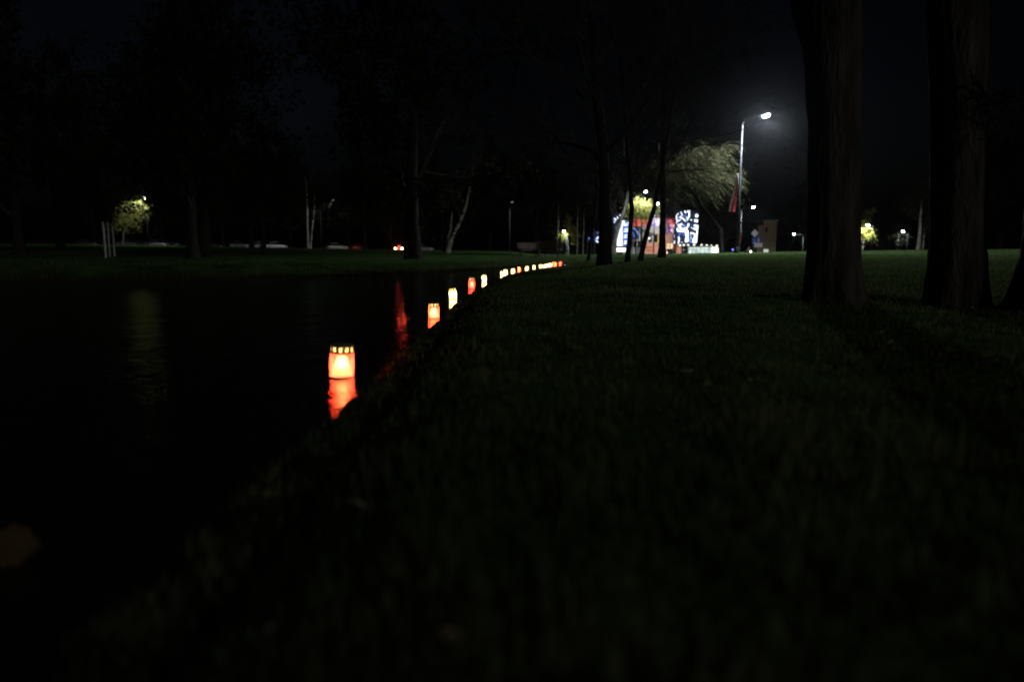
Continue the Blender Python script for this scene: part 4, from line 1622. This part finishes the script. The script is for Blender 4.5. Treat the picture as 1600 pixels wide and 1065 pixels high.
PAINT = {'white': car_paint('white_car_paint', (.72, .74, .76)), 'silver': car_paint('silver_car_paint', (.45, .47, .50)), 'dark': car_paint('dark_car_paint', (.05, .055, .07)),
         'red': car_paint('red_car_paint', (.30, .03, .03)), 'grey': car_paint('grey_car_paint', (.20, .21, .22))}
M['tail_off'] = principled('tail_lens', (.35, .02, .02), .2, var=.05)
M['tail_on'] = emission('tail_lamp_lit', (1.0, .13, .06), 240)
M['brake_on'] = emission('brake_lamp_lit', (1.0, .07, .05), 14)
M['plate_lit'] = emission('plate_glow', (1.0, .6, .35), .9)  # lit number plate glows by itself, no lamp shines on it
M['lamp_off'] = principled('head_lens', (.6, .62, .65), .12, var=.05)


def loft(mb, secs, m=0):
    """secs: list of (x, [(y,z)...]) rings of equal length, closed, capped."""
    n0 = len(mb.v)
    k = len(secs[0][1])
    for x, ring in secs:
        for y, z in ring:
            mb.v.append((x, y, z))
    for i in range(len(secs) - 1):
        for j in range(k):
            a, b = n0 + i * k + j, n0 + i * k + (j + 1) % k
            mb.f.append((a, b, b + k, a + k))
            mb.m.append(m)
    mb.f.append(tuple(n0 + j for j in range(k))[::-1])
    mb.m.append(m)
    e = n0 + (len(secs) - 1) * k
    mb.f.append(tuple(e + j for j in range(k)))
    mb.m.append(m)


def make_car(paint, lit=False):
    o = bpy.data.objects.new('parked_car', None)
    col.objects.link(o)
    def ring(w, zb, zt):
        return [(-w * .92, zb), (-w, zb + .18), (-w, zt - .14), (-w * .93, zt), (w * .93, zt), (w, zt - .14), (w, zb + .18), (w * .92, zb)]
    mb = MB()
    loft(mb, [(-2.12, ring(.70, .42, .78)), (-2.02, ring(.82, .28, .92)), (-1.4, ring(.88, .22, .97)), (-.2, ring(.89, .22, .95)), (.7, ring(.89, .22, .94)), (1.4, ring(.87, .22, .86)),
              (1.95, ring(.80, .28, .74)), (2.10, ring(.66, .40, .64))])
    mb.build('body', paint, o, True)
    def cab(w, wt, zb, zt):
        return [(-w, zb), (-wt, zt), (wt, zt), (w, zb)]
    mb = MB()
    loft(mb, [(-1.95, cab(.74, .72, .90, .92)), (-1.35, cab(.80, .62, .90, 1.38)), (.15, cab(.82, .64, .90, 1.42)), (1.10, cab(.80, .76, .88, .91))])
    gh = mb.build('windows', M['glass_dark'], o)
    mb = MB()
    loft(mb, [(-1.45, cab(.64, .58, 1.37, 1.41)), (-.9, cab(.67, .60, 1.40, 1.47)), (-.1, cab(.67, .60, 1.41, 1.48)), (.28, cab(.64, .56, 1.37, 1.42))])
    mb.build('roof', paint, o, True)
    for x in (-1.32, 1.30):
        for s in (-1, 1):
            mb = MB()
            mb.lathe([(.10, -.11), (.30, -.11), (.325, -.06), (.325, .06), (.30, .11), (.10, .11)], 18, (0, 0, 0))
            for i, v in enumerate(mb.v):
                mb.v[i] = (v[0] + x, v[2] + s * .80, v[1] + .325)
            w = mb.build('wheel', M['tyre'], o, True)
            mb = MB()
            mb.lathe([(.0, .115), (.10, .118), (.20, .112)], 14)
            for i, v in enumerate(mb.v):
                mb.v[i] = (v[0] + x, s * (v[2] + .80), v[1] + .325)
            mb.build('rim', M['rim'], w)
    for s in (-1, 1):
        mb = MB()
        mb.box((-2.06, s * .62, .80), (.12, .30, .20))
        mb.build('tail_light', M['tail_on' if lit else 'tail_off'], o)
        mb = MB()
        mb.box((2.02, s * .58, .62), (.14, .30, .13))
        mb.build('headlight', M['lamp_off'], o)
    mb = MB()
    mb.box((-2.115, 0, .66), (.03, .50, .11))
    mb.build('number_plate', M['plate_lit'] if lit else M['white_paint'], o)
    if lit:
        mb = MB()
        mb.box((-1.62, 0, 1.25), (.08, .22, .09))
        mb.build('brake_light', M['brake_on'], o)
        for s in (-1, 1):
            light('tail_glow', 'POINT', 300, (1.0, .20 if s > 0 else .10, .06), o, (-2.2, s * .62, .8), .10)
    return o


protos = {k: make_car(v) for k, v in PAINT.items()}
first = set()
CARS = [(433, 139.5, 'white', .35, 'white parked car seen at an angle left of the pale birch'),
        (408, 140, 'silver', 1.2, 'light car partly hidden behind a dark trunk'),
        (527, 139, 'silver', .5, 'light grey parked car between the pale birch and the braking car'),
        (559, 142, 'red', 1.5, 'parked car showing a dim red rear near the grey bare tree'),
        (662, 141, 'grey', .1, 'grey car end just past the black trunk beside the braking car'),
        (137, 140, 'dark', .3, 'faint dark car furthest out past the pull-up bars'),
        (201, 140.5, 'grey', .2, 'dim grey car under the yellow birch trunk'),
        (220, 141, 'dark', .2, 'dim dark car just past the yellow birch'),
        (247, 140, 'grey', .4, 'dim car with one pale glint beyond the yellow birch'),
        (265, 141.5, 'dark', .1, 'dark car last before the broad grey trunk'),
        (334, 142, 'dark', .6, 'faint dark car just past the broad grey trunk'),
        (376, 141, 'grey', .3, 'faint grey car short of the fan-shaped tree')]
for px, dep, c, rz, lab in CARS:
    o = protos[c] if c not in first else copy_tree(protos[c])
    first.add(c)
    p = at(px, 390, dep)
    o.location = (p.x, p.y, gz(p.x, p.y) + .03)
    o.rotation_euler = (0, 0, rz)
    tag(o, lab, 'car', 'cars along the far road')
bc = make_car(PAINT['dark'], True)
bc.name = 'braking_car'
p = at(624.5, 390, 139)
bc.location = (p.x, p.y, at(624, 388.2, 139).z - .80)
bc.rotation_euler = (0, 0, rad(94))
tag(bc, 'dark car with glowing red tail lights on the far road', 'car', 'cars along the far road')

# ------------------------------------------------------------------ pull-up bars on the far bank
pb = base(162, 42, 0)
pu = thing('pull_up_bars', 'row of three grey posts joined by pull-up bars on the far bank', 'exercise frame', pb)
posts = []
for (tpx, tpy, dep) in ((161, 347, 42), (168, 347.4, 46), (175.5, 353, 51)):
    q = at(tpx, tpy, dep)
    g = gz(q.x, q.y)
    mb = MB()
    mb.box((q.x - pb.x, q.y - pb.y, (q.z + g) / 2 - pb.z - .1), (.078, .078, q.z - g + .2))
    mb.build('post', M['post_grey'], pu)
    posts.append(Vector((q.x - pb.x, q.y - pb.y, q.z - pb.z)))
for a, b_ in zip(posts, posts[1:]):
    mb = MB()
    z = min(a.z, b_.z) - .08
    mb.tube([(a.x, a.y, z), (b_.x, b_.y, z)], .022, 8)
    mb.build('bar', M['steel'], pu, True)
mb = MB()
mb.tube([posts[1] + Vector((0, 0, -.03)), posts[1] + Vector((-.02, 0, .14))], .02, 6)
mb.build('peg', M['steel'], pu)

# ------------------------------------------------------------------ benches on the bank at the far end
def bench(label, px, depth, rz, s=1.0):
    b = base(px, depth, 0)
    o = thing('park_bench', label, 'bench', b, rz, 'benches by the pond')
    o.scale = (s, s, s)
    for k in range(4):
        mb = MB()
        mb.box((0, -.18 + k * .12, .44), (1.5, .10, .04))
        mb.build('seat_slat', M['wood'], o)
    for k in range(3):
        mb = MB()
        mb.box((0, .26 + k * .025, .58 + k * .13), (1.5, .035, .10))
        mb.build('back_slat', M['wood'], o)
    for s_ in (-.6, .6):
        mb = MB()
        mb.box((s_, -.16, .21), (.06, .06, .46))
        mb.build('leg', M['dark_metal'], o)
        mb = MB()
        mb.tube([(s_, .20, 0), (s_, .22, .42), (s_, .31, .92)], .03, 6)
        mb.build('leg', M['dark_metal'], o)
    return o


bench('dark bench on the far bank seen against the lit strip of grass', 828, 44, .5)
bench('dark bench just beyond the end of the candle row', 856, 36, -.4)

# ------------------------------------------------------------------ haze added for the glow round the lamps
hz = MB()
hz.box((0, 1500, 14), (3300, 3300, 32))
hm, hn, hl = nm('glow_haze')
ho = hn.new("ShaderNodeOutputMaterial")
hv = hn.new("ShaderNodeVolumePrincipled")
hv.inputs["Color"].default_value = (0.9, 0.93, 1.0, 1)
hv.inputs["Density"].default_value = 0.00005
hv.inputs["Anisotropy"].default_value = 0.94
hl.new(hv.outputs[0], ho.inputs["Volume"])
tag(hz.build('haze', hm), 'thin haze added over the park for lamp glow', None, kind='stuff')
